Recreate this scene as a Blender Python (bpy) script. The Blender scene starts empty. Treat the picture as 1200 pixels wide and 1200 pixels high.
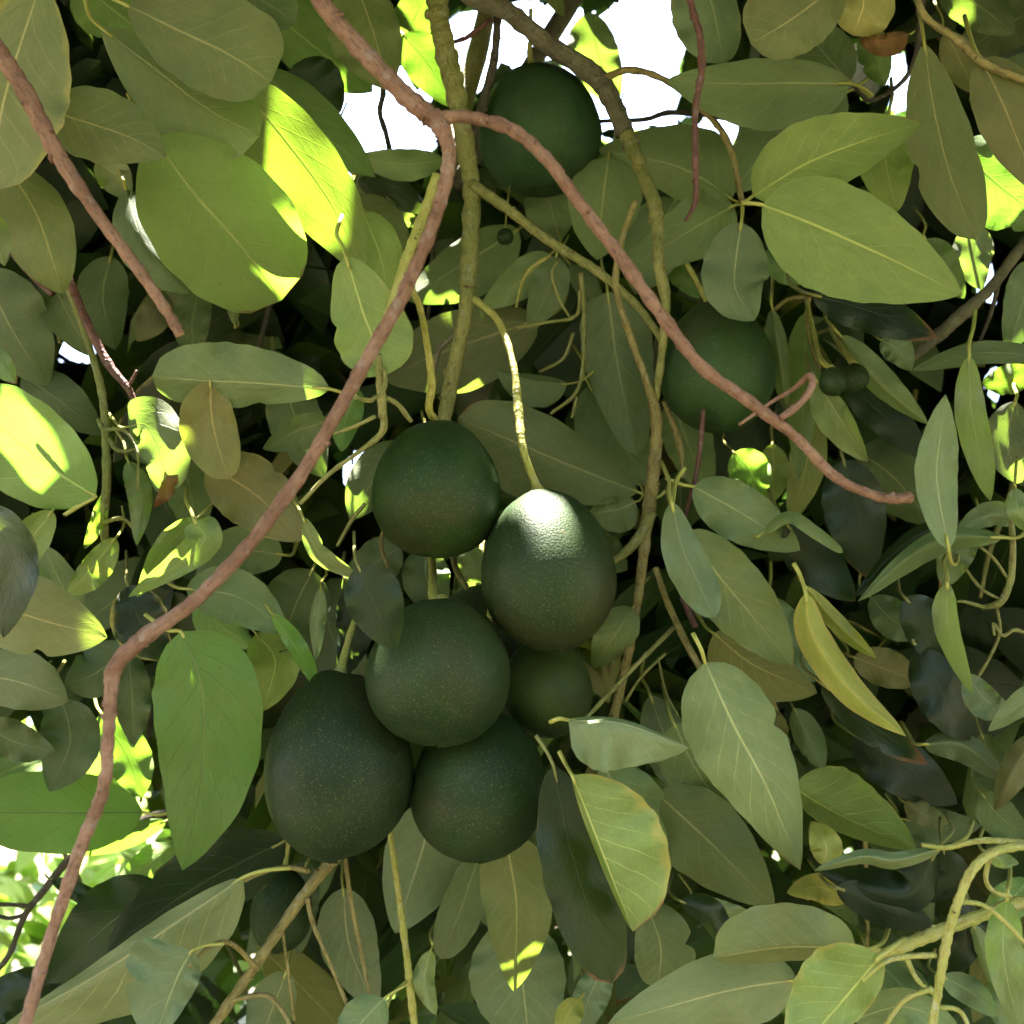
import bpy, math, random
import numpy as np
from mathutils import Vector, noise as mnoise

scene = bpy.context.scene
# ------------------------------------------------------------------ camera, world, sun, exposure
PITCH = math.radians(18.0)
CAM = np.array([0.0, 0.0, 1.55])
FPX = 1039.2                                   # focal length in pixels of a 1200 px wide picture (60 degrees)
RIGHT = np.array([1.0, 0, 0])
FWD = np.array([0, math.cos(PITCH), math.sin(PITCH)])
UP = np.array([0, -math.sin(PITCH), math.cos(PITCH)])

cam_data = bpy.data.cameras.new('camera')
cam = bpy.data.objects.new('camera', cam_data)
scene.collection.objects.link(cam)
cam.location = CAM
cam.rotation_euler = (math.pi / 2 + PITCH, 0, 0)
cam_data.sensor_width = 36
cam_data.lens = 18 / math.tan(math.radians(30))
cam_data.clip_start = 0.02
cam_data.clip_end = 600
cam_data.dof.use_dof = True
cam_data.dof.focus_distance = 0.53
cam_data.dof.aperture_fstop = 10
scene.camera = cam

SUN = np.array([-0.09, -0.04, 0.995]); SUN /= np.linalg.norm(SUN)
world = bpy.data.worlds.new('World')
scene.world = world
world.use_nodes = True
wn = world.node_tree
wn.nodes.clear()
sky = wn.nodes.new('ShaderNodeTexSky')
sky.sky_type = 'NISHITA'
sky.sun_disc = False
sky.sun_elevation = math.asin(SUN[2])
sky.sun_rotation = math.atan2(SUN[0], SUN[1])
sky.air_density = 1.0
sky.dust_density = 3.5
sky.ozone_density = 0.7
bg = wn.nodes.new('ShaderNodeBackground')
bg.inputs['Strength'].default_value = 0.13
wo = wn.nodes.new('ShaderNodeOutputWorld')
wn.links.new(sky.outputs[0], bg.inputs['Color'])
wn.links.new(bg.outputs[0], wo.inputs['Surface'])

sun_data = bpy.data.lights.new('sun', 'SUN')
sun_data.energy = 4.8
sun_data.angle = math.radians(0.53)
sun_data.color = (1.0, 0.94, 0.84)
sun = bpy.data.objects.new('sun', sun_data)
scene.collection.objects.link(sun)
sun.rotation_euler = Vector(SUN).to_track_quat('Z', 'Y').to_euler()

vs = scene.view_settings
vs.view_transform = 'Standard'
vs.look = 'None'
vs.exposure = 4.3
vs.gamma = 1.0
vs.use_curve_mapping = False
scene.cycles.use_denoising = True
scene.cycles.max_bounces = 7
scene.cycles.diffuse_bounces = 4
scene.cycles.transmission_bounces = 4
scene.cycles.sample_clamp_indirect = 6.0

rng = random.Random(7)
nrg = np.random.default_rng(11)


def P(x, y, d):
    """point seen at pixel (x, y) of the 1200 px photograph, d metres in front of the lens"""
    return CAM + d * (FWD + RIGHT * ((x - 600) / FPX) + UP * ((600 - y) / FPX))


def project(pts):
    q = np.asarray(pts) - CAM
    z = q @ FWD
    zz = np.where(np.abs(z) < 1e-6, 1e-6, z)
    return 600 + (q @ RIGHT) / zz * FPX, 600 - (q @ UP) / zz * FPX, z


# ------------------------------------------------------------------ material helpers
class NT:
    def __init__(self, name):
        self.m = bpy.data.materials.new(name)
        self.m.use_nodes = True
        self.t = self.m.node_tree
        self.t.nodes.clear()

    def n(self, typ, **kw):
        nd = self.t.nodes.new(typ)
        for k, v in kw.items():
            if k == 'ins':
                for a, b in v.items():
                    if hasattr(b, 'is_output'):
                        self.t.links.new(b, nd.inputs[a])
                    else:
                        nd.inputs[a].default_value = b
            else:
                setattr(nd, k, v)
        return nd

    def math(self, op, a, b=None, c=None, clamp=False):
        nd = self.t.nodes.new('ShaderNodeMath')
        nd.operation = op
        nd.use_clamp = clamp
        for i, v in enumerate((a, b, c)):
            if v is None:
                continue
            if hasattr(v, 'is_output'):
                self.t.links.new(v, nd.inputs[i])
            else:
                nd.inputs[i].default_value = v
        return nd.outputs[0]

    def mix(self, f, a, b, mode='MIX'):
        nd = self.t.nodes.new('ShaderNodeMix')
        nd.data_type = 'RGBA'
        nd.blend_type = mode
        for i, v in ((0, f), (6, a), (7, b)):
            if hasattr(v, 'is_output'):
                self.t.links.new(v, nd.inputs[i])
            else:
                nd.inputs[i].default_value = v if i == 0 else (v[0], v[1], v[2], 1)
        return nd.outputs[2]

    def step(self, x, lo, hi):
        nd = self.t.nodes.new('ShaderNodeMapRange')
        nd.interpolation_type = 'SMOOTHSTEP'
        for i, v in enumerate((x, lo, hi)):
            if hasattr(v, 'is_output'):
                self.t.links.new(v, nd.inputs[i])
            else:
                nd.inputs[i].default_value = v
        return nd.outputs[0]

    def noise(self, scale, detail=3, vec=None, rough=0.5):
        nd = self.n('ShaderNodeTexNoise', ins={'Scale': scale, 'Detail': detail, 'Roughness': rough})
        if vec is not None:
            self.t.links.new(vec, nd.inputs['Vector'])
        return nd.outputs[0]

    def out(self, sh):
        o = self.n('ShaderNodeOutputMaterial')
        self.t.links.new(sh, o.inputs['Surface'])
        return self.m


def leaf_material():
    k = NT('avocado_leaf')
    uv = k.n('ShaderNodeUVMap', uv_map='UVMap')
    sep = k.n('ShaderNodeSeparateXYZ', ins={0: uv.outputs[0]})
    u = sep.outputs[0]
    v = k.math('SUBTRACT', k.math('MULTIPLY', sep.outputs[1], 2.0), 1.0)
    av = k.math('ABSOLUTE', v)
    tint = k.n('ShaderNodeAttribute', attribute_name='tint').outputs['Color']
    lf = k.n('ShaderNodeAttribute', attribute_name='wear')
    ls = k.n('ShaderNodeSeparateColor', ins={0: lf.outputs['Color']})
    thin = lf.outputs['Alpha']
    yel, brn, seed = ls.outputs[0], ls.outputs[1], ls.outputs[2]
    # private coordinates for each leaf
    comb = k.n('ShaderNodeCombineXYZ', ins={0: k.math('MULTIPLY_ADD', u, 2.0, k.math('MULTIPLY', seed, 37.0)), 1: v, 2: k.math('MULTIPLY', seed, 91.0)}).outputs[0]
    n1 = k.noise(1.6, 4, comb)
    n2 = k.noise(5.0, 5, comb, 0.6)
    n3 = k.noise(24.0, 3, comb, 0.6)
    # veins
    wid = k.math('MULTIPLY_ADD', u, -0.034, 0.05)
    mid = k.math('SUBTRACT', 1.0, k.step(av, k.math('MULTIPLY', wid, 0.45), wid))
    side = k.math('MULTIPLY', k.math('SIGN', v), 0.22)
    wob = k.math('MULTIPLY_ADD', n2, 0.26, -0.13)
    ph = k.math('ADD', k.math('ADD', k.math('MULTIPLY', u, 8.0), k.math('MULTIPLY', k.math('POWER', av, 0.85), -2.3)), k.math('ADD', side, wob))
    ph = k.math('ADD', ph, k.math('MULTIPLY', seed, 3.0))
    fr = k.math('ABSOLUTE', k.math('SUBTRACT', k.math('FRACT', k.math('ADD', ph, 20.0)), 0.5))
    sec = k.math('SUBTRACT', 1.0, k.step(fr, 0.012, k.math('MULTIPLY_ADD', av, -0.025, 0.06)))
    sec = k.math('MULTIPLY', sec, k.step(k.math('SUBTRACT', 1.0, av), 0.02, 0.35))
    vor = k.n('ShaderNodeTexVoronoi', feature='DISTANCE_TO_EDGE', ins={'Vector': comb, 'Scale': 13.0})
    net = k.math('SUBTRACT', 1.0, k.step(vor.outputs[0], 0.0, 0.10))
    vein = k.math('MAXIMUM', mid, k.math('MULTIPLY', sec, k.math('MULTIPLY_ADD', k.math('FRACT', k.math('MULTIPLY', seed, 17.0)), 0.4, 0.25)))
    vein = k.math('MAXIMUM', vein, k.math('MULTIPLY', net, 0.09))
    # surface colours of the two faces
    back = k.n('ShaderNodeNewGeometry').outputs['Backfacing']
    under = k.mix(n1, (0.122, 0.160, 0.074), (0.192, 0.222, 0.112))
    upper = k.mix(n1, (0.018, 0.038, 0.014), (0.030, 0.058, 0.020))
    under_v = k.mix(k.math('MULTIPLY', vein, k.math('MULTIPLY_ADD', thin, -0.75, 1.0)), under, (0.40, 0.41, 0.19))
    upper_v = k.mix(k.math('MULTIPLY', vein, 0.6), upper, (0.12, 0.17, 0.06))
    col = k.mix(back, upper_v, under_v)
    col = k.mix(1.0, col, tint, 'MULTIPLY')
    mott = k.math('MULTIPLY', k.math('MULTIPLY_ADD', n3, 0.40, 0.80), k.math('MULTIPLY_ADD', n2, 0.5, 0.75))
    col = k.mix(1.0, col, k.n('ShaderNodeCombineColor', ins={0: mott, 1: mott, 2: mott}).outputs[0], 'MULTIPLY')
    # yellowing from the margin, brown tips and pinholes
    edge = k.math('ADD', k.math('POWER', av, 2.2), k.math('MULTIPLY_ADD', n2, 1.1, -0.55))
    ymask = k.math('MULTIPLY', k.step(edge, k.math('MULTIPLY_ADD', yel, -1.3, 1.1), k.math('MULTIPLY_ADD', yel, -1.0, 1.6)), k.math('MINIMUM', k.math('MULTIPLY', yel, 3.0), 0.92))
    ycol = k.mix(n2, (0.36, 0.33, 0.09), (0.46, 0.36, 0.12))
    tipm = k.math('ADD', k.math('ADD', k.math('POWER', u, 3.0), k.math('MULTIPLY', k.math('POWER', av, 3.0), 0.35)), k.math('MULTIPLY_ADD', n2, 0.9, -0.45))
    bmask = k.math('MULTIPLY', k.step(tipm, k.math('MULTIPLY_ADD', brn, -1.2, 1.3), k.math('MULTIPLY_ADD', brn, -1.1, 1.5)), k.math('MINIMUM', k.math('MULTIPLY', brn, 4.0), 0.95))
    bcol = k.mix(n2, (0.10, 0.035, 0.018), (0.30, 0.16, 0.07))
    spot = k.math('MULTIPLY', k.math('SUBTRACT', 1.0, k.step(k.n('ShaderNodeTexVoronoi', ins={'Vector': comb, 'Scale': 5.0}).outputs[0], 0.03, 0.055)), 0.85)
    spot = k.math('MULTIPLY', spot, k.step(n1, 0.42, 0.52))
    col = k.mix(ymask, col, ycol)
    col = k.mix(bmask, col, bcol)
    col = k.mix(spot, col, (0.03, 0.02, 0.01))
    # transmitted light
    tcol = k.mix(1.0, k.mix(n1, (0.23, 0.41, 0.035), (0.31, 0.49, 0.055)), tint, 'MULTIPLY')
    tcol = k.mix(k.math('MULTIPLY', vein, k.math('MULTIPLY_ADD', thin, 0.3, 0.65)), tcol, (0.07, 0.13, 0.01))
    tcol = k.mix(ymask, tcol, (0.62, 0.48, 0.05))
    tcol = k.mix(bmask, tcol, (0.16, 0.05, 0.015))
    tcol = k.mix(spot, tcol, (0.03, 0.02, 0.01))
    h = k.math('ADD', k.math('MULTIPLY', vein, 0.7), k.math('MULTIPLY', n2, 0.5))
    bump = k.n('ShaderNodeBump', ins={'Strength': 0.5, 'Distance': 0.002, 'Height': h})
    rough = k.math('MULTIPLY_ADD', back, 0.22, k.math('MULTIPLY_ADD', n2, 0.16, 0.30))
    bs = k.n('ShaderNodeBsdfPrincipled', ins={'Base Color': col, 'Roughness': rough, 'Normal': bump.outputs[0]})
    k.t.links.new(k.math('MULTIPLY_ADD', back, -0.12, 0.45), bs.inputs['Specular IOR Level'])
    tr = k.n('ShaderNodeBsdfTranslucent', ins={'Color': tcol, 'Normal': bump.outputs[0]})
    mx = k.n('ShaderNodeMixShader', ins={0: k.math('MULTIPLY_ADD', thin, 0.30, 0.33), 1: bs.outputs[0], 2: tr.outputs[0]})
    return k.out(mx.outputs[0])


def bark_material(name, c0, c1, c2, rough=0.6, scale=1.0):
    k = NT(name)
    tc = k.n('ShaderNodeAttribute', attribute_name='bark').outputs['Vector']      # (length along, across, across)
    lng = k.n('ShaderNodeVectorMath', operation='MULTIPLY', ins={0: tc, 1: (0.22, 1, 1)}).outputs[0]
    wrk = k.n('ShaderNodeVectorMath', operation='MULTIPLY', ins={0: tc, 1: (1.0, 0.25, 0.25)}).outputs[0]
    n1 = k.noise(45 * scale, 5, tc, 0.6)
    n2 = k.noise(700 * scale, 4, lng, 0.65)
    n3 = k.noise(420 * scale, 3, wrk, 0.6)
    col = k.mix(k.step(n1, 0.36, 0.64), c0, c1)
    col = k.mix(k.math('MULTIPLY', k.step(n2, 0.50, 0.68), 0.75), col, c2)
    grey = tuple(0.5 * (sum(c1) / 3) + 0.5 * x + 0.05 for x in c1)
    col = k.mix(k.math('MULTIPLY', k.step(k.noise(120 * scale, 5, tc, 0.7), 0.56, 0.66), 0.55), col, grey)
    sp = k.n('ShaderNodeTexVoronoi', ins={'Vector': tc, 'Scale': 330 * scale})
    dots = k.math('SUBTRACT', 1.0, k.step(sp.outputs[0], 0.10, 0.22))
    col = k.mix(k.math('MULTIPLY', dots, 0.45), col, (c0[0] * 2, c0[1] * 2, c0[2] * 2))
    h = k.math('ADD', k.math('MULTIPLY', n2, 0.9), k.math('ADD', n3, k.math('MULTIPLY', dots, 0.5)))
    bump = k.n('ShaderNodeBump', ins={'Strength': 0.9, 'Distance': 0.0014, 'Height': h})
    bs = k.n('ShaderNodeBsdfPrincipled', ins={'Base Color': col, 'Roughness': rough, 'Normal': bump.outputs[0], 'Specular IOR Level': 0.3})
    return k.out(bs.outputs[0])


def skin_material():
    k = NT('avocado_skin')
    tc = k.n('ShaderNodeTexCoord').outputs['Object']
    oi = k.n('ShaderNodeObjectInfo').outputs['Random']
    vec = k.n('ShaderNodeVectorMath', operation='ADD', ins={0: tc, 1: k.n('ShaderNodeCombineXYZ', ins={0: k.math('MULTIPLY', oi, 7.0), 1: 0.0, 2: 0.0}).outputs[0]}).outputs[0]
    n1 = k.noise(22, 4, vec, 0.6)
    n2 = k.noise(300, 4, vec, 0.6)
    v1 = k.n('ShaderNodeTexVoronoi', ins={'Vector': vec, 'Scale': 780.0})
    v2 = k.n('ShaderNodeTexVoronoi', ins={'Vector': vec, 'Scale': 250.0})
    d1 = k.math('SUBTRACT', 1.0, k.step(v1.outputs[0], 0.10, 0.26))
    d2 = k.math('SUBTRACT', 1.0, k.step(v2.outputs[0], 0.06, 0.20))
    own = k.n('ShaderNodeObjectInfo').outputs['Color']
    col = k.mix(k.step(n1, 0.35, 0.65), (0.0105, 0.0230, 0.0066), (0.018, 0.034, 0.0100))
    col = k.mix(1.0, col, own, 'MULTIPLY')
    col = k.mix(k.math('MULTIPLY', k.step(k.noise(14, 3, vec), 0.50, 0.68), 0.5), col, (0.034, 0.027, 0.010))
    col = k.mix(k.math('MULTIPLY', d1, 0.6), col, (0.14, 0.145, 0.05))
    col = k.mix(k.math('MULTIPLY', d2, 0.22), col, (0.18, 0.18, 0.07))
    scuff = k.math('MULTIPLY', k.step(k.noise(60, 5, vec, 0.7), 0.64, 0.73), 0.5)
    col = k.mix(scuff, col, (0.075, 0.065, 0.03))
    h = k.math('ADD', k.math('MULTIPLY', v1.outputs[0], -1.0), k.math('ADD', k.math('MULTIPLY', n2, 0.7), k.math('MULTIPLY', k.noise(90, 2, vec), 0.8)))
    bump = k.n('ShaderNodeBump', ins={'Strength': 0.5, 'Distance': 0.00038, 'Height': h})
    rough = k.math('MULTIPLY_ADD', n2, 0.2, 0.42)
    bs = k.n('ShaderNodeBsdfPrincipled', ins={'Base Color': col, 'Roughness': rough, 'Normal': bump.outputs[0], 'Specular IOR Level': 0.2})
    return k.out(bs.outputs[0])


def ground_material():
    k = NT('leaf_litter_soil')
    tc = k.n('ShaderNodeTexCoord').outputs['Object']
    n1 = k.noise(0.7, 5, tc, 0.6)
    n2 = k.noise(9, 6, tc, 0.65)
    col = k.mix(n2, (0.055, 0.042, 0.026), (0.11, 0.085, 0.05))
    col = k.mix(k.step(n1, 0.48, 0.62), col, (0.05, 0.075, 0.02))
    bump = k.n('ShaderNodeBump', ins={'Strength': 0.7, 'Distance': 0.03, 'Height': n2})
    bs = k.n('ShaderNodeBsdfPrincipled', ins={'Base Color': col, 'Roughness': 0.95, 'Normal': bump.outputs[0]})
    return k.out(bs.outputs[0])


M_LEAF = leaf_material()
M_RED = bark_material('red_brown_bark', (0.165, 0.078, 0.052), (0.250, 0.135, 0.098), (0.075, 0.038, 0.027), 0.65)
M_GREEN = bark_material('green_shoot_bark', (0.15, 0.155, 0.045), (0.22, 0.20, 0.07), (0.07, 0.055, 0.02), 0.5)
M_YELLOW = bark_material('yellow_green_shoot', (0.27, 0.27, 0.06), (0.34, 0.31, 0.09), (0.20, 0.13, 0.04), 0.42)
M_OLIVE = bark_material('olive_twig_bark', (0.16, 0.125, 0.045), (0.24, 0.19, 0.07), (0.08, 0.05, 0.02), 0.5)
M_GREY = bark_material('grey_brown_bark', (0.10, 0.085, 0.06), (0.16, 0.14, 0.09), (0.05, 0.04, 0.03), 0.75)
M_MAROON = bark_material('maroon_twig_bark', (0.09, 0.035, 0.03), (0.14, 0.06, 0.05), (0.04, 0.02, 0.02), 0.5)
M_DARK = bark_material('dark_twig_bark', (0.045, 0.035, 0.025), (0.075, 0.06, 0.045), (0.02, 0.018, 0.015), 0.7)
M_TRUNK = bark_material('trunk_bark', (0.11, 0.09, 0.065), (0.20, 0.17, 0.13), (0.05, 0.04, 0.03), 0.85, 0.12)
M_SCAR = bark_material('leaf_scar_cork', (0.10, 0.045, 0.03), (0.16, 0.075, 0.05), (0.04, 0.02, 0.015), 0.8)
M_CUT = bark_material('cut_wood', (0.36, 0.22, 0.12), (0.45, 0.30, 0.17), (0.22, 0.12, 0.06), 0.7)
M_SKIN = skin_material()
M_SOIL = ground_material()


# ------------------------------------------------------------------ object helpers
def link(o, parent=None):
    scene.collection.objects.link(o)
    if parent is not None:
        o.parent = parent
        o.matrix_parent_inverse.identity()
    return o


def mesh_object(name, verts, faces, mats, parent=None, origin=None, face_mat=None, smooth=True):
    me = bpy.data.meshes.new(name)
    verts = np.asarray(verts, float)
    org = np.zeros(3) if origin is None else np.asarray(origin, float)
    me.from_pydata([tuple(p) for p in verts - org], [], faces)
    for m in mats:
        me.materials.append(m)
    if face_mat is not None:
        me.polygons.foreach_set('material_index', face_mat)
    if smooth:
        me.polygons.foreach_set('use_smooth', [True] * len(me.polygons))
    me.update()
    o = bpy.data.objects.new(name, me)
    link(o, parent)
    po = np.zeros(3)
    if parent is not None:
        po = np.array(parent.location)
    o.location = org - po
    return o


def catmull(pts, n):
    pts = np.asarray(pts, float)
    m = len(pts)
    ext = np.vstack([2 * pts[0] - pts[1], pts, 2 * pts[-1] - pts[-2]])
    out = []
    for q in np.linspace(0, m - 1, n):
        i = min(int(q), m - 2)
        t = q - i
        p0, p1, p2, p3 = ext[i], ext[i + 1], ext[i + 2], ext[i + 3]
        out.append(0.5 * ((2 * p1) + (-p0 + p2) * t + (2 * p0 - 5 * p1 + 4 * p2 - p3) * t * t + (-p0 + 3 * p1 - 3 * p2 + p3) * t ** 3))
    return np.array(out)


def tube_geo(centers, radii, seg=10, cap=True, rough=0.0, rnd=None):
    """verts and faces of a tube along centers"""
    c = np.asarray(centers, float)
    n = len(c)
    tan = np.gradient(c, axis=0)
    tan /= np.linalg.norm(tan, axis=1)[:, None] + 1e-12
    ref = np.array([0.31, -0.9, 0.27])
    a = np.cross(tan[0], ref); a /= np.linalg.norm(a)
    verts, faces = [], []
    run = np.concatenate([[0], np.cumsum(np.linalg.norm(np.diff(c, axis=0), axis=1))])
    for i in range(n):
        a = a - tan[i] * (a @ tan[i]); a /= np.linalg.norm(a) + 1e-12
        b = np.cross(tan[i], a)
        for j in range(seg):
            th = 2 * math.pi * j / seg
            r = radii[i]
            if rough:
                q = (run[i] * 0.8 / radii[0] + 3.1 * c[0][0], math.cos(th) * 0.9 + 50 * c[0][2], math.sin(th) * 0.9)
                r *= 1 + rough * (1.9 * mnoise.noise(q) + 1.1 * mnoise.noise((q[0] * 2.7, q[1] * 2.7, q[2] * 2.7)))
            verts.append(c[i] + r * (math.cos(th) * a + math.sin(th) * b))
    for i in range(n - 1):
        for j in range(seg):
            k2 = (j + 1) % seg
            faces.append((i * seg + j, i * seg + k2, (i + 1) * seg + k2, (i + 1) * seg + j))
    if cap:
        faces.append(tuple(range(seg - 1, -1, -1)))
        faces.append(tuple((n - 1) * seg + j for j in range(seg)))
    return verts, faces


def bark_coords(me, cs, rad, seg, extra):
    """straightened coordinates for the bark grain"""
    run = np.concatenate([[0], np.cumsum(np.linalg.norm(np.diff(cs, axis=0), axis=1))])
    co = [(run[i] + cs[0][0], rad[i] * math.cos(2 * math.pi * j / seg) + cs[0][2], rad[i] * math.sin(2 * math.pi * j / seg)) for i in range(len(cs)) for j in range(seg)]
    co += extra
    at = me.attributes.new('bark', 'FLOAT_VECTOR', 'POINT')
    at.data.foreach_set('vector', np.asarray(co, np.float32).ravel())


def px_path(pts, dens=6.0):
    """pts: (x, y, width_px, depth) -> resampled 3-D centres and radii"""
    q = np.array(pts, float)
    length = np.sum(np.linalg.norm(np.diff(q[:, :2], axis=0), axis=1))
    n = max(4, int(length / dens) + 2)
    r = catmull(q, n)
    cs = np.array([P(a[0], a[1], a[3]) for a in r])
    rad = np.array([max(0.0004, a[2] * 0.5 * a[3] / FPX) for a in r])
    return cs, rad


tree = bpy.data.objects.new('avocado_tree', None)
link(tree)
tree.location = (1.05, 2.0, 0.0)
tree['label'] = 'large leafy avocado tree whose drooping green boughs fill the whole view'
tree['category'] = 'tree'


def branch(pts, mat, name='branch', scars=0, cut=False, label=None, seg=10, rough=0.05, knots=(), buds=()):
    rnd = random.Random(int(pts[0][0] * 7 + pts[-1][1] * 3))
    cs, rad = px_path(pts)
    node = rnd.uniform(0, 6)
    rad = rad * np.array([0.92 + 0.09 * max(0, math.sin(i * 0.62 + node + 1.3 * math.sin(i * .21))) ** 6 + 0.06 * math.sin(i * 1.7 + pts[0][0]) + rnd.uniform(-0.04, 0.04) for i in range(len(rad))])
    v, f = tube_geo(cs, rad, seg, True, rough, rnd)
    fm = [0] * len(f)
    if cut:
        fm[-1] = 2
    tan = np.gradient(cs, axis=0)
    # raised leaf scars along the bark
    for s in range(scars):
        i = rnd.randrange(2, len(cs) - 1)
        t = tan[i] / np.linalg.norm(tan[i])
        view = (CAM - cs[i]); view /= np.linalg.norm(view)
        a = np.cross(t, view); a /= np.linalg.norm(a)
        th = rnd.uniform(-1.5, 1.5)
        n = view * math.cos(th) + a * math.sin(th)
        b = np.cross(t, n)
        r = rad[i]
        o = cs[i] + n * r * 0.86
        base = len(v)
        L, W, H = r * rnd.uniform(0.18, 0.42), r * rnd.uniform(0.35, 0.7), r * rnd.uniform(0.15, 0.5)
        for ring, (s1, hh) in enumerate(((1.25, 0.0), (1.0, 0.8), (0.6, 1.0), (0.35, 0.62))):
            for j in range(8):
                q = 2 * math.pi * j / 8
                v.append(o + s1 * (math.cos(q) * t * L + math.sin(q) * b * W) + n * H * hh)
        for ring in range(3):
            for j in range(8):
                k2 = (j + 1) % 8
                f.append((base + ring * 8 + j, base + ring * 8 + k2, base + ring * 8 + 8 + k2, base + ring * 8 + 8 + j))
                fm.append(1 if ring == 2 else 0)
        f.append(tuple(base + 24 + j for j in range(8))); fm.append(1)
    o = mesh_object(name, v, f, [mat, M_SCAR, M_CUT], tree, cs[len(cs) // 2], fm)
    bark_coords(o.data, cs, rad, seg, [tuple(p) for p in v[len(cs) * seg:]])
    if label:
        o['label'] = label
    return o


# ------------------------------------------------------------------ leaves
TINTS = {
    'n': (1.0, 1.0, 1.0), 'olive': (1.05, 0.93, 0.80), 'pale': (1.22, 1.18, 1.15), 'dull': (0.80, 0.80, 0.78),
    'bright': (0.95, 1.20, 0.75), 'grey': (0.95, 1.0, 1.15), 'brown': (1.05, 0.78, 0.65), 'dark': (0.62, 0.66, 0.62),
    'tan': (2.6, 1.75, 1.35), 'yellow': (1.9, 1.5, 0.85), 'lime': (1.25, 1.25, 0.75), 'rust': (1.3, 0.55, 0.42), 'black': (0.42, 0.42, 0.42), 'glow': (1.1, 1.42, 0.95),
}


def set_leaf_attrs(me, uvs, tint, wear):
    """uvs, tint, wear given per vertex"""
    n = len(me.vertices)
    li = np.zeros(len(me.loops), dtype=np.int32)
    me.loops.foreach_get('vertex_index', li)
    uvl = me.uv_layers.new(name='UVMap')
    uvl.data.foreach_set('uv', np.asarray(uvs, np.float32)[li].ravel())
    for nm, val in (('tint', tint), ('wear', wear)):
        at = me.attributes.new(nm, 'FLOAT_COLOR', 'POINT')
        arr = np.ones((n, 4), np.float32)
        val = np.asarray(val, np.float32)
        arr[:, :val.shape[-1]] = val
        if val.shape[-1] == 3 and nm == 'wear':
            arr[:, 3] = 0.0
        at.data.foreach_set('color', arr.ravel())


def grid_faces(nu, nv, flip):
    fs = []
    for i in range(nu):
        for j in range(nv):
            a = i * (nv + 1) + j
            q = (a, a + 1, a + nv + 2, a + nv + 1)
            fs.append(q[::-1] if flip else q)
    return fs


def shape_f(u, a, b):
    pk = a / (a + b)
    return (np.maximum(u, 0) ** a) * (np.maximum(1 - u, 0) ** b) / (pk ** a * (1 - pk) ** b)


SPEC_BOUNDS = []


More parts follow.
